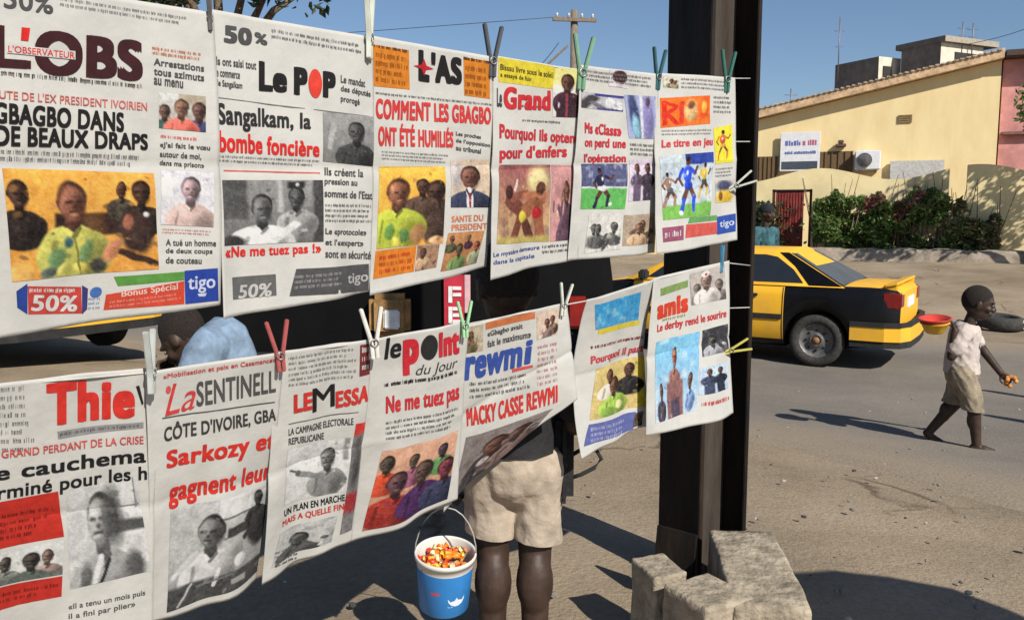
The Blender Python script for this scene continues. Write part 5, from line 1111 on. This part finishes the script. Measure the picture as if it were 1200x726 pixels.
def make_peg(col):
    pr = bmesh.new(); root = empty("clothes_peg")
    for sd in (1, -1):
        bm = bmesh.new(); pts = [Vector((sd * .0035, 0, -.026)), Vector((sd * .004, 0, -.006)), Vector((-0 + sd * .0055, 0, .006)), Vector((sd * .016, 0, .052))]
        for a, b in zip(pts, pts[1:]):
            d = b - a; L = d.length; box(bm, (a + b) / 2, (.0058, .0095, L + .003), rot=Matrix.Rotation(math.atan2(d.x, d.z), 4, 'Y'), bev=.0012)
        obj("prong", bm, col, root)
    bm = bmesh.new()
    for k in range(3): lathe(bm, [(.0055, -.0007), (.007, 0), (.0055, .0007), (.0045, 0), (.0055, -.0007)], 14, Matrix.Translation((0, -.006 + .006 * k, -.002)) @ Matrix.Rotation(R(90), 4, 'X'))
    obj("spring", bm, mat("spring_steel", (.3, .3, .3), .4, metal=.8), root)
    return root
PC = {k: mat("peg_" + k, c, .6, .12, 30) for k, c in dict(grey=(.08, .075, .075), white=(.55, .54, .5), dark=(.055, .06, .07), green=(.13, .27, .17), teal=(.03, .10, .11), deepgreen=(.02, .12, .09), ash=(.36, .38, .36), red=(.30, .06, .06), mint=(.27, .52, .28), yellow=(.5, .46, .1), blue=(.06, .22, .36), pale=(.5, .52, .46)).items()}
for px, py, top, col, rz, tilt, lab in (
    (246, 20, -8, 'grey', 75, -3, "dark grey peg between the two biggest newspapers of the top row"),
    (433, 44, 0, 'pale', 60, 4, "off white peg at the right end of the red disc masthead newspaper"),
    (577, 70, 34, 'dark', 8, 2, "dark grey peg between the orange boxed and yellow stripped newspapers"),
    (682, 84, 46, 'green', 0, 4, "soft green peg above the suited man on the yellow stripped newspaper"),
    (771, 89, 60, 'teal', 10, 5, "dark teal peg at the left edge of the steel post"),
    (852, 92, 63, 'deepgreen', 0, 3, "deep green peg in front of the post at the top right"),
    (177, 436, 389, 'ash', 72, 1, "pale grey peg between the two leftmost newspapers of the lower row"),
    (328, 415, 377, 'red', 5, -4, "dull red peg on the lower string"),
    (438, 400, 362, 'white', 0, -4, "white peg with a wide open mouth on the lower string"),
    (545, 381, 354, 'mint', 0, -1, "mint green peg on the lower string"),
    (661, 357, 333, 'pale', 0, 8, "off white peg at the right corner of the blue masthead newspaper"),
    (846, 308, 288, 'blue', 40, 3, "blue peg at the post on the lower string")):
    g = make_peg(PC[col]); c = P(px, py, LINEZ(px) - .002); g.location = c
    k = (py - top) / 1000 * LINEZ(px) / .050; g.scale = (k, min(.95, k * .8), k)
    g.rotation_euler = (0, R(tilt), math.atan2(.714, .70) + R(rz) - R(20)); tag(g, lab, "clothes peg", "clothes pegs on the lines")
for (px, py, col, lab, ang) in ((858, 410, 'yellow', "yellow peg gripping the right edge of the lower newspaper at the post", 68), (864, 217, 'pale', "pale green peg gripping the right edge of the sports newspaper", 60)):
    g = make_peg(PC[col]); g.location = P(px, py, LINEZ(px) - .035); g.rotation_euler = (0, R(ang), R(-8)); tag(g, lab, "clothes peg", "clothes pegs on the lines")

# ------------------------------------------------------------------ people
SKIN = mat("dark_skin", (.046, .027, .019), .55, .18, 14, .08, spec=.35)
HAIR = mat("cropped_hair", (.02, .014, .011), .95, .2, 90, .5)
EYE = mat("eye_white", (.22, .20, .185), .35)
LIPS = mat("lips", (.06, .028, .024), .6)
def hand(bm, wrist, d, n, L, side, curl=.6, thumb=.6):
    d = Vector(d).normalized(); n = (Vector(n) - d * Vector(n).dot(d)).normalized(); u = d.cross(n) * side; w = Vector(wrist)
    for k in (-.16, 0, .16): capsule(bm, w + u * L * k * .6, w + d * L * .48 + u * L * k, L * .095, L * .09, 8)
    for i, (o, l) in enumerate(((-.21, .40), (-.07, .46), (.075, .44), (.21, .34))):
        b = w + d * L * .48 + u * L * o; c1 = d * math.cos(curl * .6) + n * math.sin(curl * .6); c2 = d * math.cos(curl * 1.6) + n * math.sin(curl * 1.6)
        m = b + c1 * L * l * .5; capsule(bm, b, m, L * .055, L * .052, 8); capsule(bm, m, m + c2 * L * l * .55, L * .052, L * .042, 8)
    b = w + d * L * .12 - u * L * .18; m = b + (d * .6 - u * .7 + n * thumb).normalized() * L * .26
    capsule(bm, b, m, L * .07, L * .06, 8); capsule(bm, m, m + (d * .8 + n * thumb - u * .1).normalized() * L * .22, L * .055, L * .045, 8)
def head_shapes(bm, c, s, Rm):
    def q(x, y, z): return Vector(c) + Rm @ (Vector((x, y, z)) * s)
    M = Rm.to_4x4()
    ellip(bm, q(-.006, 0, .012), (.097 * s, .076 * s, .098 * s), M); ellip(bm, q(.018, 0, -.05), (.068 * s, .056 * s, .062 * s), M); ellip(bm, q(.055, 0, -.082), (.024 * s, .028 * s, .02 * s), M)
    capsule(bm, q(.086, 0, .012), q(.102, 0, -.022), .011 * s, .016 * s); ellip(bm, q(.094, .012, -.026), (.012 * s,) * 3); ellip(bm, q(.094, -.012, -.026), (.012 * s,) * 3)
    for sd in (1, -1):
        ellip(bm, q(-.005, sd * .078, -.012), (.018 * s, .009 * s, .03 * s), M); ellip(bm, q(.076, sd * .034, .026), (.018 * s, .026 * s, .009 * s), M); ellip(bm, q(.058, sd * .042, -.022), (.025 * s, .022 * s, .022 * s), M)
    ellip(bm, q(.088, 0, -.048), (.013 * s, .027 * s, .009 * s), M); ellip(bm, q(.085, 0, -.061), (.013 * s, .024 * s, .010 * s), M)
    return q
def wrinkle(bm, amp, sc=16, seed=0):
    bm.normal_update()
    mv = [(v, v.normal.copy()) for v in bm.verts]
    for v, n in mv:
        q = v.co * sc + Vector((seed, seed * 1.7, 0)); w = Vector((q.x + .6 * q.z, q.y - .5 * q.z, q.z * .35))
        a = 1 - abs(mnoise.noise(w)) * 2.6; b = mnoise.noise(q * .5)
        v.co += n * amp * (max(a, -.6) * .8 + b * .9)
    return bm
def finish_head(root, c, s, Rm, hair=True):
    def q(x, y, z): return Vector(c) + Rm @ (Vector((x, y, z)) * s)
    M = Rm.to_4x4()
    for sd in (1, -1):
        bm = bmesh.new(); ellip(bm, q(.079, sd * .033, .008), (.010 * s, .014 * s, .009 * s), M); e = obj("eye", bm, EYE, root)
        bm = bmesh.new(); ellip(bm, q(.087, sd * .033, .008), (.004 * s, .006 * s, .006 * s), M); obj("pupil", bm, HAIR, e)
    if hair:
        bm = bmesh.new(); ellip(bm, q(-.014, 0, .022), (.098 * s, .080 * s, .097 * s), M, 24, 16)
        p0, nn = q(.055, 0, .055), Rm @ Vector((.75, 0, -.66))
        bmesh.ops.bisect_plane(bm, geom=bm.verts[:] + bm.edges[:] + bm.faces[:], plane_co=p0, plane_no=nn, clear_outer=True)
        bmesh.ops.bisect_plane(bm, geom=bm.verts[:] + bm.edges[:] + bm.faces[:], plane_co=q(-.02, 0, -.035), plane_no=Rm @ Vector((.45, 0, -.9)), clear_outer=True)
        obj("hair", bm, HAIR, root, True)
def chain(bm, pts, rs):
    for a, b, ra, rb in zip(pts, pts[1:], rs, rs[1:]): capsule(bm, a, b, ra, rb)
def rotm(pitch, yaw, roll=0): return Matrix.Rotation(yaw, 3, 'Z') @ Matrix.Rotation(pitch, 3, 'Y') @ Matrix.Rotation(roll, 3, 'X')
# walking boy
bw_ = P(1122, 519, 5.72)
boy = empty("person", (bw_.x, bw_.y, ground_z(bw_.x, bw_.y) - .03), R(-28)); tag(boy, "small barefoot boy in pale t-shirt and shorts walking, holding a plastic bowl behind him", "person", None)
bm = bmesh.new(); hc = Vector((.075, 0, 1.005)); Rm = rotm(R(14), R(8)); hs = 1.0
head_shapes(bm, hc, hs, Rm)
chain(bm, [(.02, 0, .84), (.045, 0, .93)], [.04, .036])
chain(bm, [(0, 0, .56), (-.005, 0, .68), (.005, 0, .79)], [.085, .08, .085])
capsule(bm, (.01, -.085, .81), (.01, .085, .81), .05, .05)
Rr = [(0, -.062, .54), (.085, -.062, .30), (.115, -.058, .045)]; Lr = [(0, .062, .54), (-.03, .06, .30), (-.185, .06, .075)]
for lg in (Rr, Lr): chain(bm, lg, [.066, .045, .029])
k_ = Vector(Rr[1]).lerp(Vector(Rr[2]), .3); ellip(bm, k_ - Vector((.012, 0, 0)), (.038, .036, .07)); k_ = Vector(Lr[1]).lerp(Vector(Lr[2]), .3); ellip(bm, k_ - Vector((.012, 0, 0)), (.038, .036, .07))
chain(bm, [(.095, -.058, .03), (.16, -.058, .026), (.215, -.06, .018)], [.028, .03, .02]); chain(bm, [(-.195, .06, .07), (-.15, .06, .035), (-.10, .06, .016)], [.026, .028, .02])
Ra = [(0, -.125, .815), (-.065, -.175, .66), (-.055, -.165, .83)]; La = [(.01, .125, .815), (.12, .165, .67), (.235, .17, .52)]
chain(bm, Ra, [.042, .032, .024]); chain(bm, La, [.042, .031, .023])
hand(bm, (-.055, -.165, .835), (-.35, -.1, .9), (-.9, -.1, -.2), .115, 1, .9); hand(bm, (.237, .17, .515), (.8, .1, -.6), (0, -1, -.2), .115, -1, 1.0)
obj("body", remesh(bm, .0055, 3), SKIN, boy, True); finish_head(boy, hc, hs, Rm)
TEE = mat("pale_tshirt", (.47, .405, .375), .9, .1, 14, .3, bscale=30); KHA = mat("dusty_khaki", (.25, .205, .145), .9, .22, 12, .3, bscale=30)
bm = bmesh.new(); chain(bm, [(0, 0, .50), (-.004, 0, .62), (-.002, 0, .70), (.006, 0, .80)], [.118, .106, .102, .098]); capsule(bm, (.01, -.095, .812), (.01, .095, .812), .06, .06)
capsule(bm, (.01, .12, .815), (.075, .155, .725), .058, .056); capsule(bm, (0, -.125, .815), (-.042, -.162, .715), .058, .056); capsule(bm, (.02, 0, .84), (.024, 0, .865), .055, .05)
tee = obj("tshirt", wrinkle(remesh(bm, .007, 4, [((0, 0, .53), (0, 0, -1)), ((.03, 0, .868), (.25, 0, 1))]), 0.0045, 18), TEE, boy, True)
bm = bmesh.new()
for (y, z, w, h) in ((.0, .72, .075, .05), (.01, .66, .06, .04)): ellip(bm, (.098, y, z), (.006, w / 2, h / 2))
obj("print", bm, mat("faded_print", (.27, .28, .33), .9, .35, 50), tee)
bm = bmesh.new(); chain(bm, [(0, 0, .52), (0, 0, .56)], [.108, .102]); chain(bm, [(0, -.062, .52), (.06, -.066, .38), (.085, -.064, .25)], [.086, .071, .069]); chain(bm, [(0, .062, .52), (-.02, .066, .38), (-.062, .064, .25)], [.086, .071, .069])
obj("shorts", wrinkle(remesh(bm, .007, 4, [((.02, 0, .295), (-.1, 0, -1)), ((0, 0, .60), (0, 0, 1))]), 0.005, 20), KHA, boy, True)
Bm = boy.matrix_basis.copy(); Bm = Matrix.Translation(boy.location) @ Matrix.Rotation(R(-28), 4, 'Z')
bl = empty("bowl", Bm @ Vector((-.175, -.20, .855))); bl.rotation_euler = (R(6), R(-5), 0); tag(bl, "red plastic bowl stacked in a yellow one, held by the walking boy", "bowl")
bm = bmesh.new(); lathe(bm, [(.001, .0), (.06, .0), (.075, .012), (.095, .052), (.105, .056), (.105, .06), (.09, .058), (.072, .02), (.001, .008)], 28); obj("red_bowl", bm, mat("red_plastic", (.52, .05, .035), .4, .1), bl, True)
bm = bmesh.new(); lathe(bm, [(.001, -.042), (.05, -.042), (.062, -.03), (.084, .022), (.092, .026), (.092, .031), (.08, .03), (.058, -.02), (.001, -.03)], 28); obj("yellow_bowl", bm, mat("yellow_plastic", (.68, .40, .03), .4, .1), bl, True)
fd = empty("bread_piece", Bm @ Vector((.30, .165, .465))); tag(fd, "orange piece of food in the walking boy's front hand", "food")
bm = bmesh.new()
for i in range(9):
    a = i / 8 * 4.4; ellip(bm, (.034 * math.cos(a), .012 * math.sin(i * 2.1), .03 * math.sin(a)), (.017, .014, .016), u=10, v=7)
obj("crust", remesh(bm, .004, 2), mat("orange_crust", (.55, .22, .05), .7, .25, 40), fd)
# boy with the bucket, behind the papers
b2 = empty("person", (.005, 2.17, -.03), R(90)); tag(b2, "boy in black t-shirt and beige shorts standing behind the papers with a bucket", "person")
bm = bmesh.new(); hc2 = Vector((.02, .02, 1.0)); Rm2 = rotm(R(16), R(25)); head_shapes(bm, hc2, .98, Rm2)
chain(bm, [(0, 0, .84), (.012, .012, .92)], [.042, .038]); chain(bm, [(0, 0, .56), (0, 0, .70), (0, 0, .80)], [.088, .085, .085]); capsule(bm, (0, -.09, .82), (0, .09, .82), .05, .05)
for sd in (1, -1):
    chain(bm, [(0, sd * .062, .54), (.012, sd * .056, .31), (-.005, sd * .056, .05)], [.055, .046, .034]); ellip(bm, (-.012, sd * .055, .215), (.05, .05, .09)); ellip(bm, (.028, sd * .056, .305), (.026, .034, .036))
    chain(bm, [(-.02, sd * .056, .03), (.05, sd * .06, .028), (.115, sd * .068, .018)], [.03, .032, .021])
chain(bm, [(0, .13, .82), (-.03, .165, .655), (.03, .172, .50)], [.044, .034, .026]); chain(bm, [(0, -.13, .82), (-.03, -.16, .65), (.10, -.11, .60)], [.044, .034, .026])
hand(bm, (.032, .172, .495), (.1, 0, -1), (0, -1, 0), .125, -1, 1.5); hand(bm, (.105, -.108, .6), (.7, .3, .1), (0, 1, 0), .12, 1, .8)
obj("body", remesh(bm, .006, 3), SKIN, b2, True); finish_head(b2, hc2, .98, Rm2)
BLKC = mat("black_cotton", (.016, .016, .018), .9, .2, 20, .3); BEI = mat("beige_shorts", (.37, .305, .24), .9, .12, 14, .35, bscale=30)
bm = bmesh.new(); chain(bm, [(0, 0, .52), (0, 0, .64), (0, 0, .80)], [.118, .108, .1]); capsule(bm, (0, -.1, .815), (0, .1, .815), .062, .062); capsule(bm, (0, -.13, .82), (-.025, -.158, .70), .06, .058); capsule(bm, (0, .13, .82), (-.03, .158, .70), .06, .058)
obj("tshirt", wrinkle(remesh(bm, .007, 4, [((0, 0, .575), (0, 0, -1)), ((.03, 0, .875), (.2, 0, 1))]), 0.0045, 18), BLKC, b2, True)
bm = bmesh.new(); chain(bm, [(0, 0, .53), (0, 0, .57)], [.108, .104])
for sd in (1, -1): chain(bm, [(0, sd * .06, .53), (.008, sd * .062, .42), (.005, sd * .063, .27)], [.08, .067, .061])
sho = obj("shorts", wrinkle(remesh(bm, .006, 3, [((0, 0, .335), (0, .12, -1)), ((0, 0, .61), (0, 0, 1))]), 0.005, 20), BEI, b2, True)
bag = empty("shoulder_bag", (.135, 2.21, .47)); tag(bag, "black bag with a looped strap at the hip of the boy in black t-shirt", "bag")
bm = bmesh.new(); box(bm, (0, 0, .05), (.05, .16, .24), bev=.02); obj("pouch", bm, BLKC, bag)
bm = bmesh.new(); pts = [(.02, -.03, .05), (.05, -.04, .072), (.085, -.045, .068), (.098, -.045, .045), (.08, -.04, .02), (.045, -.035, .0), (.02, -.03, -.01)]; tube(bm, pts, .0055, 8); obj("strap", bm, RUB, bag, True)
# bucket of sweets
bq = P(520, 708, 2.12)
bk = empty("bucket", (bq.x, 2.12, bq.z)); bk.rotation_euler = (R(9), R(3), 0); tag(bk, "small blue plastic bucket with white rim, full of sweets", "bucket")
h_ = .155
bm = bmesh.new(); lathe(bm, [(.001, 0), (.060, 0), (.064, .004), (.0725, .124)], 40); bo_ = obj("tub", bm, mat("blue_plastic", (.03, .21, .56), .4, .08, 6), bk, True)
bm = bmesh.new(); lathe(bm, [(.0725, .124), (.0745, h_ - .012), (.0785, h_ - .012), (.0795, h_), (.076, h_ + .002), (.0735, h_ - .004), (.070, .1), (.062, .01), (.001, .008)], 40); obj("rim", bm, mat("white_plastic", (.62, .60, .56), .5, .06), bk, True)
def patch(bm, a, z, w, h):
    r = .0605 + .0105 * z / .105 + .0012; n = 6; V = []
    for i in range(n + 1):
        t = 2 * math.pi * i / n
    c = bm.verts.new((r * math.cos(a), r * math.sin(a), z)); ring = []
    for i in range(14):
        t = 2 * math.pi * i / 14; aa = a + w / r * math.cos(t); ring.append(bm.verts.new((r * math.cos(aa), r * math.sin(aa), z + h * math.sin(t))))
    for i in range(14): bm.faces.new((c, ring[i], ring[(i + 1) % 14]))
bm = bmesh.new(); patch(bm, R(-105), .075, .013, .006); obj("red_emblem", bm, mat("emblem_red", (.45, .06, .08), .5), bo_)
for (a, z, w, h, m) in ((-58, .062, .024, .024, "emblem_white"), (-72, .045, .012, .010, "emblem_white"), (-50, .04, .012, .008, "emblem_navy")):
    bm = bmesh.new(); patch(bm, R(a), z, w, h); obj("emblem", bm, mat(m, (.55, .6, .68) if 'white' in m else (.03, .05, .12), .5), bo_)
bm = bmesh.new(); tube(bm, [(-.079, 0, .14)] + [(-.079 * math.cos(t), 0, .14 + .14 * math.sin(t)) for t in [R(a) for a in range(15, 180, 15)]] + [(.079, 0, .14)], .0017, 6); obj("handle", bm, mat("white_wire", (.36, .35, .33), .5), bk, True)
cand = []
for i, c in enumerate(((.55, .05, .03), (.72, .22, .02), (.75, .48, .04), (.7, .62, .35))):
    bm = bmesh.new(); ellip(bm, (0, 0, 0), (.013, .009, .008), u=10, v=7)
    for sd in (1, -1):
        r_ = lathe(bm, [(.002, .011), (.008, .021)], 8, Matrix.Rotation(R(90) * sd, 4, 'Y'))
    o = obj("wrapped_sweet", bm, mat("sweet_%d" % i, c, .35, .1)); cand.append(o)
rs = random.Random(5); first = set(); CN = ["red", "orange", "golden", "cream"]
for i in range(46):
    k = rs.choice([0, 0, 1, 1, 2, 3]); o = cand[k]
    if k in first: o = o.copy(); COL.objects.link(o)
    first.add(k); a = rs.random() * 6.28; r_ = .062 * math.sqrt(rs.random()); o.location = Vector(bk.location) + bk.rotation_euler.to_matrix() @ Vector((r_ * math.cos(a), r_ * math.sin(a), .122 + .022 * (1 - r_ / .062) + rs.uniform(0, .008)))
    o.rotation_euler = (rs.uniform(-.6, .6), rs.uniform(-.6, .6), rs.random() * 6.28); tag(o, "small %s wrapped sweet heaped in the blue bucket" % CN[k], "sweet", CN[k] + " sweets in the bucket")
# seated man in pale blue shirt
sm = empty("person", (-1.045, 3.3, ground_z(-1, 3.3) - .03), R(180)); sm.scale = (.88, .88, 1); tag(sm, "seated man in pale blue shirt hunched forward behind the lower newspapers", "person")
bm = bmesh.new(); hc3 = Vector((.275, -.01, .70)); Rm3 = rotm(R(48), R(-14)); head_shapes(bm, hc3, 1.08, Rm3)
chain(bm, [(.14, 0, .69), (.22, 0, .69)], [.055, .05]); chain(bm, [(.06, 0, .36), (.07, 0, .52), (.10, 0, .66)], [.12, .11, .10]); capsule(bm, (.12, -.14, .67), (.12, .14, .67), .065, .065)
for sd in (1, -1):
    chain(bm, [(.06, sd * .09, .33), (.24, sd * .15, .40), (.16, sd * .13, .07)], [.085, .062, .04]); chain(bm, [(.13, sd * .13, .04), (.3, sd * .14, .03)], [.042, .032])
    chain(bm, [(.12, sd * .18, .65), (.20, sd * .22, .45), (.33, sd * .08, .50)], [.055, .043, .032]); hand(bm, (.335, sd * .08, .505), (.5, -.3 * sd, .7), (-.6, -.6 * sd, 0), .17, -sd, 1.0)
obj("body", remesh(bm, .008, 3), SKIN, sm, True); finish_head(sm, hc3, 1.08, Rm3)
BSH = mat("pale_blue_shirt", (.185, .26, .36), .9, .16, 12, .35, bscale=22)
bm = bmesh.new(); chain(bm, [(.05, 0, .32), (.06, 0, .52), (.09, 0, .66)], [.145, .135, .12]); capsule(bm, (.115, -.14, .672), (.115, .14, .672), .082, .082)
for sd in (1, -1): capsule(bm, (.12, sd * .175, .66), (.175, sd * .212, .52), .075, .07)
shp = obj("shirt", wrinkle(remesh(bm, .009, 5, [((.195, 0, .70), (.97, 0, .2))]), 0.009, 11), BSH, sm, True)
bm = bmesh.new()
for sd in (1, -1): chain(bm, [(.06, sd * .09, .335), (.28, sd * .15, .405), (.165, sd * .13, .14)], [.105, .08, .07])
obj("trousers", wrinkle(remesh(bm, .009, 3), 0.008, 10), mat("dark_trousers", (.02, .022, .03), .9), sm, True)
stl = empty("stool", (-1.06, 3.3, ground_z(-1.06, 3.3) - .03)); tag(stl, "low wooden stool under the seated man in pale blue", "stool")
bm = bmesh.new(); box(bm, (0, 0, .185), (.34, .3, .035), bev=.006); obj("seat", bm, WOOD, stl)
for x in (-.13, .13):
    for y in (-.11, .11):
        bm = bmesh.new(); box(bm, (x, y, .08), (.035, .035, .175)); obj("leg", bm, WOOD, stl)
# man standing beyond the taxi
q = P(897, 250, 11.9); gz = ground_z(q.x, q.y)
ms = empty("person", (q.x, q.y, gz), R(-55)); tag(ms, "standing man in a teal shirt and dark cap beyond the taxi roof", "person"); k = (1.20 - gz + .08) / 1.75
bm = bmesh.new(); hc4 = Vector((.03, 0, 1.63)) * k; Rm4 = rotm(R(10), R(10)); head_shapes(bm, hc4, 1.1, Rm4)
chain(bm, [(0, 0, 1.43 * k), (.015, 0, 1.54 * k)], [.055, .05]); chain(bm, [(0, 0, .95 * k), (0, 0, 1.15 * k), (0, 0, 1.33 * k)], [.13, .125, .125]); capsule(bm, (0, -.14, 1.38 * k), (0, .14, 1.38 * k), .065, .065)
for sd in (1, -1):
    chain(bm, [(0, sd * .09, .9 * k), (.02, sd * .095, .5 * k), (0, sd * .095, .08 * k)], [.085, .06, .042]); chain(bm, [(-.03, sd * .095, .04), (.16, sd * .11, .03)], [.042, .034]); chain(bm, [(0, sd * .19, 1.38 * k), (-.02, sd * .24, 1.1 * k), (.08, sd * .22, .88 * k)], [.055, .043, .032]); hand(bm, (.08, sd * .22, .87 * k), (.3, 0, -1), (0, -sd, 0), .18, -sd, .6)
obj("body", remesh(bm, .009, 3), SKIN, ms, True); finish_head(ms, hc4, 1.1, Rm4, False)
bm = bmesh.new(); chain(bm, [(0, 0, .9 * k), (0, 0, 1.15 * k), (0, 0, 1.34 * k)], [.155, .15, .145]); capsule(bm, (0, -.14, 1.385 * k), (0, .14, 1.385 * k), .082, .082)
for sd in (1, -1): capsule(bm, (0, sd * .19, 1.38 * k), (-.015, sd * .235, 1.15 * k), .078, .074)
obj("shirt", wrinkle(remesh(bm, .009, 3, [((0, 0, .86 * k), (0, 0, -1)), ((.03, 0, 1.455 * k), (.15, 0, 1))]), 0.009, 11), mat("teal_shirt", (.035, .105, .125), .9, .35, 9), ms, True)
bm = bmesh.new()
for sd in (1, -1): chain(bm, [(0, sd * .09, .93 * k), (.02, sd * .1, .5 * k), (0, sd * .1, .1 * k)], [.11, .085, .07])
obj("trousers", wrinkle(remesh(bm, .01, 3), 0.008, 10), MATS["dark_trousers"], ms, True)
bm = bmesh.new(); M4 = Rm4.to_4x4(); ellip(bm, hc4 + Rm4 @ Vector((-.012, 0, .03)), (.115, .096, .105), M4, 20, 14); bmesh.ops.bisect_plane(bm, geom=bm.verts[:] + bm.edges[:] + bm.faces[:], plane_co=hc4 + Rm4 @ Vector((0, 0, .02)), plane_no=Rm4 @ Vector((0.25, 0, -1)), clear_outer=True); obj("cap", bm, mat("cap_dark", (.012, .013, .02), .9), ms, True)

# ------------------------------------------------------------------ unseen parasol and posts, added only for the shadows they cast
par = empty("shadow_parasol", (2.28, .48, ground_z(2.28, .48) - .05)); tag(par, "unseen parasol on a thin pole, added to cast the rounded shadow at lower right", "parasol")  # out of view, put here to throw the rounded ground shadow
bm = bmesh.new(); n = 16; hub = bm.verts.new((0, 0, 1.95)); r1 = [bm.verts.new((.27 * math.cos(2 * math.pi * i / n), .27 * math.sin(2 * math.pi * i / n), 1.87)) for i in range(n)]; r2 = [bm.verts.new((.48 * math.cos(2 * math.pi * i / n) * (1 - .03 * (i % 2)), .48 * math.sin(2 * math.pi * i / n) * (1 - .03 * (i % 2)), 1.70)) for i in range(n)]
for i in range(n):
    bm.faces.new((hub, r1[i], r1[(i + 1) % n])); bm.faces.new((r1[i], r2[i], r2[(i + 1) % n], r1[(i + 1) % n]))
obj("canopy", bm, mat("parasol_cloth", (.3, .1, .08), .9), par, True)
bm = bmesh.new(); tube(bm, [(0, 0, 0), (0, 0, 1.96)], .016, 8); obj("pole", bm, WOOD, par)
for (x, y, h, lab) in ((4.78, 5.65, 1.15, "unseen wooden post added to cast a shadow, nearer of two off to the right"), (5.55, 7.0, 1.2, "unseen wooden post added to cast a shadow, farther of two off to the right")):  # stand-ins out of view, added to throw the shadow strips at right
    bm = bmesh.new(); tube(bm, [(0, 0, -.2), (0, 0, h * .9), (0, 0, h)], [.075, .07, .05], 10); o = tag(obj("shadow_post", bm, WOOD), lab, "post", "unseen posts added for their shadows"); o.location = (x, y, ground_z(x, y))
